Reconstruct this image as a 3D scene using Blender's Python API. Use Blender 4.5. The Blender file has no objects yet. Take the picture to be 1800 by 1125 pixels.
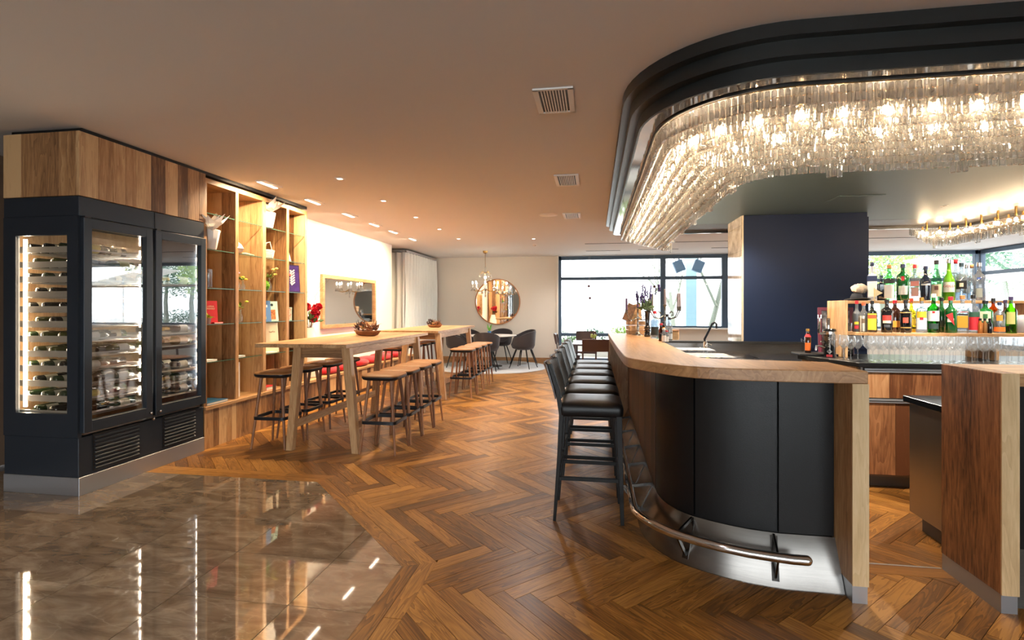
import bpy, bmesh, math, random
from mathutils import Vector, Matrix
RN = random.Random(11)
S = bpy.context.scene
COL = S.collection
PI = math.pi
rad = math.radians

# ------------------------------------------------------------------ camera
CAMH = 1.40; FPX = 900.0; HOR = 541.0
YAW = math.atan((1045 - 900) / FPX)
cs, sn = math.cos(YAW), math.sin(YAW)
cam = bpy.data.cameras.new('camera'); cam.sensor_width = 36.0
cam.lens = 36.0 * FPX / 1800.0
cam.shift_y = -(562.5 - HOR) / 1800.0 * 1.0
cam.shift_y = (HOR - 562.5) / 1800.0
cam.clip_end = 300
cob = bpy.data.objects.new('camera', cam); COL.objects.link(cob)
cob.location = (0, 0, CAMH); cob.rotation_euler = (PI / 2, 0, YAW)
S.camera = cob

# ------------------------------------------------------------------ view, world
S.view_settings.view_transform = 'Standard'
S.view_settings.look = 'None'
S.view_settings.exposure = 1.55
S.view_settings.gamma = 1.0
S.view_settings.use_curve_mapping = False
S.cycles.max_bounces = 12
S.cycles.diffuse_bounces = 6
S.cycles.glossy_bounces = 6
S.cycles.transmission_bounces = 12
S.cycles.transparent_max_bounces = 28
S.cycles.caustics_refractive = False
S.cycles.caustics_reflective = False
S.cycles.sample_clamp_indirect = 6.0
W = bpy.data.worlds.new('overcast_sky'); S.world = W; W.use_nodes = True
bg = W.node_tree.nodes['Background']
bg.inputs[0].default_value = (0.93, 0.965, 1.0, 1); bg.inputs[1].default_value = 2.7

def portal(name, loc, rot, sx, sy):
    l = bpy.data.lights.new(name, 'AREA'); l.shape = 'RECTANGLE'; l.size = sx; l.size_y = sy
    l.cycles.is_portal = True
    o = bpy.data.objects.new(name, l); COL.objects.link(o); o.location = loc; o.rotation_euler = rot
portal('sky_portal_back', (3.9, 13.55, 1.4), (-PI / 2, 0, 0), 9.8, 2.7)
portal('sky_portal_right', (8.95, 6.6, 1.4), (PI / 2, 0, PI / 2), 13.6, 2.7)
portal('sky_portal_rear', (0.5, -5.15, 1.4), (PI / 2, 0, 0), 9.0, 2.7)

def area(name, loc, rot, sx, sy, power, col):
    l = bpy.data.lights.new(name, 'AREA'); l.shape = 'RECTANGLE'; l.size = sx; l.size_y = sy
    l.energy = power; l.color = col
    o = bpy.data.objects.new(name, l); COL.objects.link(o); o.location = loc; o.rotation_euler = rot
    return o
def spot(name, loc, rot, power, col, size=1.6, blend=0.6, r=0.04):
    l = bpy.data.lights.new(name, 'SPOT'); l.energy = power; l.color = col; l.spot_size = size; l.spot_blend = blend
    l.shadow_soft_size = r
    o = bpy.data.objects.new(name, l); COL.objects.link(o); o.location = loc; o.rotation_euler = rot
    return o
WARM = (1.0, 0.76, 0.48)
# wall washing downlights over the shelf, the bench and the white wall (real fixtures, see ceiling)
WASH_Y = (5.09, 6.0, 6.95, 7.83, 8.62, 9.6)
for i, y in enumerate(WASH_Y):
    spot('wall_washer_lamp', (-3.42, y, 2.72), (0, rad(38), 0), 56, WARM, 2.3, 0.8, 0.02)
# small downlights above the tables
DOWN_Y = (4.98, 6.1, 7.28, 8.45, 9.7)
for y in DOWN_Y:
    spot('downlight_lamp', (-2.62, y, 2.725), (0, 0, 0), 45, WARM, 2.0, 0.8, 0.012)
# fill lamps added behind and beside the camera to lift the foreground, no fixtures
for x, y in ((-3.0, 1.2), (-1.0, 0.4), (-2.6, -1.8), (3.0, -1.0)):
    spot('lobby_fill_lamp', (x, y, 2.725), (0, 0, 0), 24, (1.0, 0.92, 0.82), 2.4, 0.8, 0.012)
# added fill lamps brightening the lounge end and the bar interior, no fixtures
for x, y in ((-2.3, 10.4), (-0.3, 9.2), (-0.6, 12.0), (1.6, 10.6), (4.0, 10.4), (6.5, 10.4), (-0.9, 6.8)):
    spot('lounge_fill_lamp', (x, y, 2.725), (0, 0, 0), 46, (1.0, 0.96, 0.93), 2.5, 0.8, 0.06)
for x, y, pw in ((1.4, 5.0, 90), (3.2, 4.75, 80), (1.4, 6.3, 90)):
    spot('bar_fill_lamp', (x, y, 2.53), (0, 0, 0), pw, (1.0, 0.84, 0.64), 2.4, 0.8, 0.012)

# light tubes inside the wine cabinet
area('cabinet_tube_light', (-4.31, 3.300, 1.28), (PI / 2, 0, PI), 0.03, 1.3, 9, (1.0, 0.86, 0.68))
area('cabinet_tube_light', (-3.83, 3.805, 1.28), (PI / 2, 0, PI / 4), 0.02, 1.3, 5, (1.0, 0.86, 0.68))
area('cabinet_tube_light', (-3.83, 4.435, 1.28), (PI / 2, 0, PI / 4), 0.02, 1.3, 6, (1.0, 0.86, 0.68))

# two fill spots without fixtures, added to brighten the drawer fronts and bottles
spot('drawer_fill_lamp', (2.25, 3.55, 2.53), (rad(31), 0, 0), 110, (1.0, 0.88, 0.74), 0.75, 0.6, 0.03)
spot('drawer_fill_lamp', (3.05, 3.55, 2.53), (rad(33), 0, 0), 90, (1.0, 0.88, 0.74), 0.75, 0.6, 0.03)

# ------------------------------------------------------------------ helpers
def lin(c):
    def f(v):
        v /= 255.0
        return v / 12.92 if v <= 0.04045 else ((v + 0.055) / 1.055) ** 2.4
    return (f(c[0]), f(c[1]), f(c[2]), 1.0)

def at(px, py, z=None, x=None, y=None):
    """pixel of the photograph -> point of the room on the plane z, x or y"""
    u = (px - 900) / FPX; v = (HOR - py) / FPX
    d = (u * cs - sn, u * sn + cs, v)
    if z is not None: t = (z - CAMH) / d[2]
    elif x is not None: t = x / d[0]
    else: t = y / d[1]
    return Vector((d[0] * t, d[1] * t, CAMH + d[2] * t))

class MB:
    def __init__(s): s.v = []; s.f = []
    def add(s, vs, fs):
        n = len(s.v); s.v += [tuple(p) for p in vs]; s.f += [tuple(i + n for i in f) for f in fs]; return s
    def bx(s, x0, x1, y0, y1, z0, z1):
        vs = [(x0,y0,z0),(x1,y0,z0),(x1,y1,z0),(x0,y1,z0),(x0,y0,z1),(x1,y0,z1),(x1,y1,z1),(x0,y1,z1)]
        return s.add(vs, [(0,3,2,1),(4,5,6,7),(0,1,5,4),(1,2,6,5),(2,3,7,6),(3,0,4,7)])
    def box(s, c, d, M=None):
        vs = [Vector((sx*d[0]/2, sy*d[1]/2, sz*d[2]/2)) for sz in (-1,1) for sx,sy in ((-1,-1),(1,-1),(1,1),(-1,1))]
        if M is not None: vs = [M @ p for p in vs]
        vs = [p + Vector(c) for p in vs]
        return s.add(vs, [(0,3,2,1),(4,5,6,7),(0,1,5,4),(1,2,6,5),(2,3,7,6),(3,0,4,7)])
    def hexa(s, b, t):
        return s.add(list(b) + list(t), [(0,3,2,1),(4,5,6,7),(0,1,5,4),(1,2,6,5),(2,3,7,6),(3,0,4,7)])
    def prism(s, poly, z0, z1):
        n = len(poly)
        vs = [(p[0],p[1],z0) for p in poly] + [(p[0],p[1],z1) for p in poly]
        fs = [tuple(range(n-1,-1,-1)), tuple(range(n,2*n))] + [(i,(i+1)%n,n+(i+1)%n,n+i) for i in range(n)]
        return s.add(vs, fs)
    def bar(s, a, b, w, h, up=(0,0,1)):
        a = Vector(a); b = Vector(b); d = (b-a).normalized(); u = Vector(up)
        sd = d.cross(u)
        if sd.length < 1e-4: sd = d.cross(Vector((0,1,0)))
        sd.normalize(); u = sd.cross(d).normalized()
        q = lambda p: [p - sd*w/2 - u*h/2, p + sd*w/2 - u*h/2, p + sd*w/2 + u*h/2, p - sd*w/2 + u*h/2]
        return s.hexa(q(a), q(b))
    def tube(s, pts, r, n=8, closed=False, cap=True):
        pts = [Vector(p) for p in pts]; m = len(pts)
        rr = r if isinstance(r, (list, tuple)) else [r]*m
        vs = []; prev = None
        for i, p in enumerate(pts):
            if closed: d = pts[(i+1)%m] - pts[i-1]
            else: d = pts[min(i+1,m-1)] - pts[max(i-1,0)]
            d.normalize()
            if prev is None:
                u = d.orthogonal().normalized()
            else:
                u = prev - d*prev.dot(d)
                u = u.normalized() if u.length > 1e-6 else d.orthogonal().normalized()
            prev = u; w = d.cross(u)
            for k in range(n):
                a = 2*PI*k/n
                vs.append(p + (u*math.cos(a) + w*math.sin(a))*rr[i])
        fs = []
        for i in range(m if closed else m-1):
            j = (i+1) % m
            for k in range(n):
                fs.append((i*n+k, i*n+(k+1)%n, j*n+(k+1)%n, j*n+k))
        if not closed and cap:
            fs.append(tuple(range(n-1,-1,-1))); fs.append(tuple((m-1)*n+k for k in range(n)))
        return s.add(vs, fs)
    def lathe(s, prof, n=16, c=(0,0,0), cap=True, M=None):
        vs = []
        for r, z in prof:
            for k in range(n):
                a = 2*PI*k/n
                p = Vector((r*math.cos(a), r*math.sin(a), z))
                if M is not None: p = M @ p
                vs.append(p + Vector(c))
        fs = []
        for i in range(len(prof)-1):
            for k in range(n):
                fs.append((i*n+k, i*n+(k+1)%n, (i+1)*n+(k+1)%n, (i+1)*n+k))
        if cap:
            if prof[0][0] > 1e-4: fs.append(tuple(range(n-1,-1,-1)))
            if prof[-1][0] > 1e-4: fs.append(tuple((len(prof)-1)*n+k for k in range(n)))
        return s.add(vs, fs)
    def ball(s, c, r, n=10, m=7, sz=1.0):
        return s.lathe([(max(r*math.sin(PI*i/m),1e-5), -r*sz*math.cos(PI*i/m)) for i in range(m+1)], n, c, cap=False)
    def grid(s, P, closed_u=False):
        nu = len(P); nv = len(P[0])
        vs = [p for row in P for p in row]; fs = []
        for i in range(nu if closed_u else nu-1):
            j = (i+1) % nu
            for k in range(nv-1):
                fs.append((i*nv+k, j*nv+k, j*nv+k+1, i*nv+k+1))
        return s.add(vs, fs)
    def xf(s, M, i0=0):
        for i in range(i0, len(s.v)): s.v[i] = tuple(M @ Vector(s.v[i]))
        return s
    def mesh(s, name, mat, smooth=None, bevel=0, seg=1, solid=0):
        me = bpy.data.meshes.new(name); me.from_pydata(s.v, [], s.f)
        bm = bmesh.new(); bm.from_mesh(me)
        if smooth or bevel: bmesh.ops.remove_doubles(bm, verts=bm.verts, dist=1e-5)
        bmesh.ops.recalc_face_normals(bm, faces=bm.faces)
        if solid:
            bmesh.ops.solidify(bm, geom=bm.faces[:], thickness=solid)
            bmesh.ops.recalc_face_normals(bm, faces=bm.faces)
        if bevel:
            es = [e for e in bm.edges if len(e.link_faces) == 2 and e.calc_face_angle(0) > 0.5]
            bmesh.ops.bevel(bm, geom=es, offset=bevel, segments=seg, affect='EDGES', profile=0.5, clamp_overlap=True)
        bm.to_mesh(me); bm.free()
        if mat: me.materials.append(mat)
        if smooth:
            me.shade_smooth(); me.set_sharp_from_angle(angle=rad(smooth if smooth is not True else 40))
        return me
    def build(s, name, mat, parent=None, loc=None, smooth=None, bevel=0, seg=1, solid=0, label=None, kind=None):
        o = bpy.data.objects.new(name, s.mesh(name, mat, smooth, bevel, seg, solid)); COL.objects.link(o)
        if parent is not None: o.parent = parent
        if loc is not None: o.location = loc
        if label: o['label'] = label
        if kind: o['kind'] = kind
        return o

def part(name, me, parent, loc=(0,0,0), rot=(0,0,0), scale=None, label=None):
    o = bpy.data.objects.new(name, me); COL.objects.link(o); o.parent = parent
    o.location = loc; o.rotation_euler = rot
    if scale: o.scale = scale
    if label: o['label'] = label
    return o
def thing(name, label, cat, loc=(0,0,0), rz=0.0, group=None, rot=None):
    o = bpy.data.objects.new(name, None); COL.objects.link(o); o.location = loc
    o.rotation_euler = rot if rot else (0,0,rz); o.empty_display_size = 0.1
    o['label'] = label; o['category'] = cat
    if group: o['group'] = group
    return o
def tag(o, label, cat, group=None):
    o['label'] = label; o['category'] = cat
    if group: o['group'] = group
    return o
def struct(o): o['kind'] = 'structure'; return o
def copy_tree(o, parent=None):
    c = o.copy(); COL.objects.link(c)
    if parent is not None: c.parent = parent
    for ch in list(o.children): copy_tree(ch, c)
    return c
def dup(root, loc, rz=0.0, label=None, group=None, rot=None):
    c = copy_tree(root); c.location = loc; c.rotation_euler = rot if rot else (0,0,rz)
    if label: c['label'] = label
    if group: c['group'] = group
    return c

def text(name, s, size, mat, parent, loc, rot, depth=0.0008, align='CENTER', sx=1.0):
    cu = bpy.data.curves.new(name, 'FONT'); cu.body = s; cu.size = size; cu.extrude = depth
    cu.align_x = align; cu.align_y = 'CENTER'; cu.resolution_u = 2
    t = bpy.data.objects.new(name, cu); COL.objects.link(t)
    me = bpy.data.meshes.new_from_object(t.evaluated_get(bpy.context.evaluated_depsgraph_get()))
    bpy.data.objects.remove(t); me.materials.clear(); me.materials.append(mat)
    o = part(name, me, parent, loc, rot); o.scale = (sx, 1, 1)
    return o

# ------------------------------------------------------------------ materials
def newmat(name):
    m = bpy.data.materials.new(name); m.use_nodes = True
    nt = m.node_tree; return m, nt, nt.nodes['Principled BSDF']
def pbr(name, col, rough=0.5, metal=0.0, var=0.0, bump=0.0, scale=30.0, spec=0.5, coat=0.0, sheen=0.0, emit=None, es=0.0, alpha=1.0, trans=0.0, stretch=None):
    m, nt, b = newmat(name); c = lin(col)
    b.inputs['Base Color'].default_value = c; b.inputs['Roughness'].default_value = rough
    b.inputs['Metallic'].default_value = metal; b.inputs['Specular IOR Level'].default_value = spec
    b.inputs['Coat Weight'].default_value = coat; b.inputs['Sheen Weight'].default_value = sheen
    b.inputs['Transmission Weight'].default_value = trans
    if emit: b.inputs['Emission Color'].default_value = lin(emit); b.inputs['Emission Strength'].default_value = es
    if var or bump:
        tc = nt.nodes.new('ShaderNodeTexCoord'); no = nt.nodes.new('ShaderNodeTexNoise')
        no.inputs['Scale'].default_value = scale; no.inputs['Detail'].default_value = 4
        src = tc.outputs['Object']
        if stretch:
            mp = nt.nodes.new('ShaderNodeMapping'); mp.inputs['Scale'].default_value = stretch
            nt.links.new(src, mp.inputs[0]); src = mp.outputs[0]
        nt.links.new(src, no.inputs['Vector'])
        if var:
            rp = nt.nodes.new('ShaderNodeValToRGB')
            rp.color_ramp.elements[0].position = 0.3; rp.color_ramp.elements[1].position = 0.7
            rp.color_ramp.elements[0].color = tuple(v*(1-var) for v in c[:3]) + (1,)
            rp.color_ramp.elements[1].color = tuple(min(1, v*(1+var)) for v in c[:3]) + (1,)
            nt.links.new(no.outputs[0], rp.inputs[0]); nt.links.new(rp.outputs[0], b.inputs['Base Color'])
        if bump:
            bp = nt.nodes.new('ShaderNodeBump'); bp.inputs['Strength'].default_value = bump; bp.inputs['Distance'].default_value = 0.01
            nt.links.new(no.outputs[0], bp.inputs['Height']); nt.links.new(bp.outputs[0], b.inputs['Normal'])
    return m
def emis(name, col, st):
    m = bpy.data.materials.new(name); m.use_nodes = True; nt = m.node_tree
    nt.nodes.clear(); e = nt.nodes.new('ShaderNodeEmission'); o = nt.nodes.new('ShaderNodeOutputMaterial')
    e.inputs[0].default_value = lin(col); e.inputs[1].default_value = st; nt.links.new(e.outputs[0], o.inputs[0]); return m
def clear(name, tint, gloss_ior=1.5, refr=0.0, rough=0.0, gl=None, gcol=None, milky=0.0):
    """thin glass: transparent + fresnel reflection, optionally a share of true refraction"""
    m = bpy.data.materials.new(name); m.use_nodes = True; nt = m.node_tree; N = nt.nodes; N.clear()
    o = N.new('ShaderNodeOutputMaterial'); t = N.new('ShaderNodeBsdfTransparent'); g = N.new('ShaderNodeBsdfGlossy')
    t.inputs[0].default_value = lin(tint); g.inputs['Roughness'].default_value = rough
    if gcol: g.inputs[0].default_value = lin(gcol)
    mx = N.new('ShaderNodeMixShader')
    if gl is None:
        fr = N.new('ShaderNodeFresnel'); ge = N.new('ShaderNodeNewGeometry'); iv = N.new('ShaderNodeMix'); iv.data_type = 'FLOAT'
        iv.inputs[2].default_value = gloss_ior; iv.inputs[3].default_value = 1.0/gloss_ior       # same reflection from both sides of the thin wall
        nt.links.new(ge.outputs['Backfacing'], iv.inputs[0]); nt.links.new(iv.outputs[0], fr.inputs[0]); nt.links.new(fr.outputs[0], mx.inputs[0])
    else: mx.inputs[0].default_value = gl
    base = t
    if refr:
        rf = N.new('ShaderNodeBsdfRefraction'); rf.inputs['IOR'].default_value = 1.45; rf.inputs['Roughness'].default_value = 0.02
        rf.inputs[0].default_value = lin(tint)
        m2 = N.new('ShaderNodeMixShader'); m2.inputs[0].default_value = refr
        nt.links.new(t.outputs[0], m2.inputs[1]); nt.links.new(rf.outputs[0], m2.inputs[2]); base = m2
    if milky:
        tl = N.new('ShaderNodeBsdfTranslucent'); df = N.new('ShaderNodeBsdfDiffuse'); ad = N.new('ShaderNodeMixShader'); m3 = N.new('ShaderNodeMixShader'); m3.inputs[0].default_value = milky
        nt.links.new(tl.outputs[0], ad.inputs[1]); nt.links.new(df.outputs[0], ad.inputs[2]); nt.links.new(base.outputs[0], m3.inputs[1]); nt.links.new(ad.outputs[0], m3.inputs[2]); base = m3
    nt.links.new(base.outputs[0], mx.inputs[1]); nt.links.new(g.outputs[0], mx.inputs[2]); nt.links.new(mx.outputs[0], o.inputs[0])
    return m
def wood(name, cols, axis='Z', scale=1.0, rough=0.45, uv=False, tone=0.25, grain=0.35, bump=0.15, coat=0.0, ring=0.5):
    """procedural timber: long fibres along axis, cathedral rings, knots, a tone of its own for every board"""
    m, nt, b = newmat(name); N = nt.nodes; L = nt.links
    tc = N.new('ShaderNodeTexCoord'); oi = N.new('ShaderNodeObjectInfo')
    if uv:
        at_ = N.new('ShaderNodeAttribute'); at_.attribute_name = 'board_random'
        ad = N.new('ShaderNodeMath'); ad.operation = 'ADD'; L.new(oi.outputs['Random'], ad.inputs[0]); L.new(at_.outputs['Fac'], ad.inputs[1])
        fr = N.new('ShaderNodeMath'); fr.operation = 'FRACT'; L.new(ad.outputs[0], fr.inputs[0]); rnd = fr.outputs[0]
        src = tc.outputs['UV']
    else:
        rnd = oi.outputs['Random']; src = tc.outputs['Object']
    ml = N.new('ShaderNodeMath'); ml.operation = 'MULTIPLY'; ml.inputs[1].default_value = 53.7; L.new(rnd, ml.inputs[0])
    va = N.new('ShaderNodeVectorMath'); va.operation = 'ADD'; L.new(src, va.inputs[0]); L.new(ml.outputs[0], va.inputs[1])
    lo, hi = 1.3*scale, 14.0*scale
    sc = {'X': (lo,hi,hi), 'Y': (hi,lo,hi), 'Z': (hi,hi,lo)}[axis]
    mp = N.new('ShaderNodeMapping'); mp.inputs['Scale'].default_value = sc; L.new(va.outputs[0], mp.inputs[0])
    n1 = N.new('ShaderNodeTexNoise'); n1.inputs['Scale'].default_value = 0.55; n1.inputs['Detail'].default_value = 3; n1.inputs['Distortion'].default_value = 0.7; L.new(mp.outputs[0], n1.inputs['Vector'])
    # rings = iso lines of the slow noise
    rg = N.new('ShaderNodeMath'); rg.operation = 'MULTIPLY'; rg.inputs[1].default_value = 11.0; L.new(n1.outputs[0], rg.inputs[0])
    sw = N.new('ShaderNodeMath'); sw.operation = 'FRACT'; L.new(rg.outputs[0], sw.inputs[0])
    n2 = N.new('ShaderNodeTexNoise'); n2.inputs['Scale'].default_value = 7.0; n2.inputs['Detail'].default_value = 5; n2.inputs['Roughness'].default_value = 0.65; L.new(mp.outputs[0], n2.inputs['Vector'])
    mixr = N.new('ShaderNodeMix'); mixr.data_type = 'FLOAT'; mixr.inputs[0].default_value = ring*0.35
    L.new(n1.outputs[0], mixr.inputs[2]); L.new(sw.outputs[0], mixr.inputs[3])
    mixg = N.new('ShaderNodeMix'); mixg.data_type = 'FLOAT'; mixg.inputs[0].default_value = grain
    L.new(mixr.outputs[0], mixg.inputs[2]); L.new(n2.outputs[0], mixg.inputs[3])
    sub = N.new('ShaderNodeMath'); sub.operation = 'SUBTRACT'; sub.inputs[1].default_value = 0.5; L.new(rnd, sub.inputs[0])
    tm = N.new('ShaderNodeMath'); tm.operation = 'MULTIPLY_ADD'; tm.inputs[1].default_value = tone; L.new(sub.outputs[0], tm.inputs[0]); L.new(mixg.outputs[0], tm.inputs[2])
    rp = N.new('ShaderNodeValToRGB'); e = rp.color_ramp.elements
    e[0].position = 0.28; e[0].color = lin(cols[0]); e[1].position = 0.72; e[1].color = lin(cols[2])
    k = e.new(0.5); k.color = lin(cols[1])
    L.new(tm.outputs[0], rp.inputs[0]); L.new(rp.outputs[0], b.inputs['Base Color'])
    b.inputs['Roughness'].default_value = rough; b.inputs['Coat Weight'].default_value = coat; b.inputs['Coat Roughness'].default_value = 0.25
    if bump:
        bp = N.new('ShaderNodeBump'); bp.inputs['Strength'].default_value = bump; bp.inputs['Distance'].default_value = 0.004
        L.new(n2.outputs[0], bp.inputs['Height']); L.new(bp.outputs[0], b.inputs['Normal'])
    return m

FLOORC = [(98,62,25),(144,95,40),(180,128,62)]
LIGHTC = [(118,82,50),(176,134,90),(210,176,132)]
M = {}
M['parquet'] = wood('oiled_oak_parquet', FLOORC, 'X', 1.5, 0.34, uv=True, tone=0.42, bump=0.15, coat=0.12, ring=1.25)
M['board'] = wood('knotty_oak_board', [(96,62,36),(166,122,80),(206,168,122)], 'Z', 0.85, 0.5, tone=0.5, ring=0.55, grain=0.4)
M['oak_x'] = wood('oak_grain_x', LIGHTC, 'X', 1.0, 0.42, tone=0.15)
M['oak_y'] = wood('oak_grain_y', LIGHTC, 'Y', 1.0, 0.42, tone=0.15)
M['oak_z'] = wood('oak_grain_z', LIGHTC, 'Z', 1.0, 0.45, tone=0.25)
M['top_y'] = wood('bar_top_oak', [(128,90,56),(172,128,86),(198,158,112)], 'Y', 0.7, 0.36, tone=0.1, grain=0.25)
M['walnut'] = wood('dark_plank', [(40,22,12),(86,52,30),(120,76,46)], 'Z', 0.9, 0.42, tone=0.4)
M['rustic'] = wood('rustic_walnut_slab', [(60,30,14),(152,100,60),(196,144,96)], 'Z', 0.8, 0.48, tone=0.3, ring=0.4, grain=0.55)
M['rusticO'] = wood('rustic_oak_slab', [(84,50,26),(172,126,82),(206,170,124)], 'Z', 0.8, 0.48, tone=0.2, ring=0.4, grain=0.5)
M['pale_z'] = wood('pale_oak_edge', [(176,144,102),(206,176,132),(222,196,156)], 'Z', 1.2, 0.5, tone=0.1)
M['stoolwood'] = wood('stool_leg_wood', [(92,56,34),(138,92,60),(170,122,84)], 'Z', 1.5, 0.45, tone=0.3)
M['ceil'] = pbr('white_ceiling_paint', (220,220,222), 0.9)
M['wallw'] = pbr('white_wall_paint', (238,234,228), 0.85)
M['wallc'] = pbr('cream_wall_paint', (224,218,206), 0.85)
M['walld'] = pbr('brown_panel_paint', (120,98,80), 0.6)
M['black'] = pbr('matt_black', (14,14,16), 0.5)
M['soffit'] = pbr('black_lacquer_soffit', (34,37,38), 0.34, spec=0.5)
M['dceil'] = pbr('dark_grey_ceiling', (100,122,128), 0.5)
M['charcoal'] = pbr('charcoal_coated_steel', (36,43,52), 0.42, metal=0.25)
M['column'] = pbr('slate_blue_column', (24,36,62), 0.4, spec=0.2)
M['frame'] = pbr('blue_grey_window_frame', (60,82,104), 0.45)
M['steel'] = pbr('brushed_steel', (122,118,114), 0.26, metal=1.0, var=0.06, scale=6, stretch=(1,1,30))
M['kick'] = pbr('brushed_steel_kick', (176,178,182), 0.42, metal=0.9)
M['darkchrome'] = pbr('dark_chrome', (96,94,92), 0.12, metal=1.0)
M['rackmetal'] = pbr('light_rack_metal', (186,182,174), 0.45, metal=0.55)
M['chrome'] = pbr('polished_chrome', (222,220,218), 0.07, metal=1.0)
M['alu'] = pbr('satin_aluminium', (196,202,208), 0.35, metal=0.8)
M['leather'] = pbr('black_leather', (10,11,13), 0.38, bump=0.10, scale=260, var=0.1, spec=0.4)
M['brownl'] = pbr('tan_leather', (154,106,60), 0.5, bump=0.15, scale=120, var=0.08)
M['blackmetal'] = pbr('black_steel', (22,26,32), 0.4, metal=0.3)
M['darkwood'] = pbr('black_stained_wood', (9,8,8), 0.45, spec=0.3)
M['chairwood'] = pbr('dark_brown_wood', (58,34,28), 0.4, coat=0.2)
M['pane'] = clear('window_glass', (250,252,252), 1.35)
M['cabglass'] = clear('cabinet_glass', (244,246,248), gl=0.17)
M['sideglass'] = clear('cabinet_side_glass', (250,248,244), gl=0.05)
M['shelfglass'] = clear('shelf_glass', (246,250,247), 1.5)
M['glassedge'] = pbr('green_glass_edge', (62,92,76), 0.2)
M['mirror'] = pbr('mirror_silver', (235,235,232), 0.02, metal=1.0)
M['crystal'] = clear('cut_crystal', (255,254,252), refr=0.3, gl=0.36, milky=0.15)
M['gold'] = pbr('brass', (190,150,90), 0.25, metal=1.0)
M['bulb'] = emis('warm_bulb', (255,222,180), 150.0)
M['bulb2'] = emis('chandelier_flame_bulb', (255,232,200), 40.0)
M['led'] = emis('warm_led_strip', (255,228,196), 16.0)
M['lens'] = emis('downlight_lens', (255,232,205), 4.5)
M['white'] = pbr('white_plastic', (236,234,230), 0.5)
M['red'] = pbr('red_cushion_fabric', (196,24,40), 0.8, bump=0.2, scale=90, sheen=0.2)
M['curtain'] = pbr('sheer_grey_curtain', (238,242,238), 0.9)
M['rug'] = pbr('grey_wool_rug', (176,178,180), 0.95, var=0.25, bump=0.5, scale=160)
M['felt'] = pbr('anthracite_felt', (52,46,48), 0.85, sheen=0.2, bump=0.15, scale=150)
M['wineglass'] = clear('stemware_glass', (252,253,254), 1.6, milky=0.05)
M['stone'] = None

def stone_mat():
    m, nt, b = newmat('polished_brown_marble'); N = nt.nodes; L = nt.links
    tc = N.new('ShaderNodeTexCoord'); oi = N.new('ShaderNodeObjectInfo')
    ml = N.new('ShaderNodeMath'); ml.operation = 'MULTIPLY'; ml.inputs[1].default_value = 31.0; L.new(oi.outputs['Random'], ml.inputs[0])
    va = N.new('ShaderNodeVectorMath'); va.operation = 'ADD'; L.new(tc.outputs['Object'], va.inputs[0]); L.new(ml.outputs[0], va.inputs[1])
    mp = N.new('ShaderNodeMapping'); mp.inputs['Rotation'].default_value = (0,0,0.9); mp.inputs['Scale'].default_value = (1.0,2.6,1); L.new(va.outputs[0], mp.inputs[0])
    n = N.new('ShaderNodeTexNoise'); n.inputs['Scale'].default_value = 3.2; n.inputs['Detail'].default_value = 9; n.inputs['Roughness'].default_value = 0.62; n.inputs['Distortion'].default_value = 0.8; L.new(mp.outputs[0], n.inputs['Vector'])
    rp = N.new('ShaderNodeValToRGB'); e = rp.color_ramp.elements
    e[0].position = 0.3; e[0].color = lin((98,82,66)); e[1].position = 0.72; e[1].color = lin((164,146,124))
    k = e.new(0.5); k.color = lin((130,111,91))
    L.new(n.outputs[0], rp.inputs[0])
    v = N.new('ShaderNodeTexNoise'); v.inputs['Scale'].default_value = 2.2; v.inputs['Detail'].default_value = 4; v.inputs['Distortion'].default_value = 0.5; L.new(mp.outputs[0], v.inputs['Vector'])
    a = N.new('ShaderNodeMath'); a.operation = 'SUBTRACT'; a.inputs[1].default_value = 0.5; L.new(v.outputs[0], a.inputs[0])
    a2 = N.new('ShaderNodeMath'); a2.operation = 'ABSOLUTE'; L.new(a.outputs[0], a2.inputs[0])
    vr = N.new('ShaderNodeValToRGB'); vr.color_ramp.elements[0].position = 0.0; vr.color_ramp.elements[0].color = (0.2,0.2,0.2,1); vr.color_ramp.elements[1].position = 0.012; vr.color_ramp.elements[1].color = (0,0,0,1)
    L.new(a2.outputs[0], vr.inputs[0])
    mx = N.new('ShaderNodeMix'); mx.data_type = 'RGBA'; L.new(vr.outputs[0], mx.inputs[0]); L.new(rp.outputs[0], mx.inputs[6]); mx.inputs[7].default_value = lin((196,182,160))
    L.new(mx.outputs[2], b.inputs['Base Color'])
    b.inputs['Roughness'].default_value = 0.04; b.inputs['Specular IOR Level'].default_value = 0.9
    b.inputs['Coat Weight'].default_value = 0.5; b.inputs['Coat Roughness'].default_value = 0.02
    return m
M['stone'] = stone_mat()
# ================================================================== ROOM SHELL
H = 2.75
fl = struct(MB().bx(-5.3,9.0,-5.2,13.6,-0.14,-0.02).build('floor', pbr('dark_floor_joint',(40,26,16),0.7)))
# ---- stone area: x<-1.03, y<3.81, cut off at 45 degrees
SQ = 1.613
def inside_stone(p, w=0.0):     # signed tests, w widens the area
    return p[0] < -1.03+w and p[1] < 3.81+w and p[0]+p[1] < SQ + w*1.414
def clip(poly, nx, ny, d):      # keep nx*x+ny*y <= d
    out = []
    for i in range(len(poly)):
        a, b = poly[i], poly[(i+1) % len(poly)]
        da = nx*a[0]+ny*a[1]-d; db = nx*b[0]+ny*b[1]-d
        if da <= 0: out.append(a)
        if (da < 0 < db) or (db < 0 < da):
            t = da/(da-db); out.append((a[0]+(b[0]-a[0])*t, a[1]+(b[1]-a[1])*t))
    return out
def parea(p): return abs(sum(p[i][0]*p[(i+1)%len(p)][1]-p[(i+1)%len(p)][0]*p[i][1] for i in range(len(p))))/2
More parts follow.
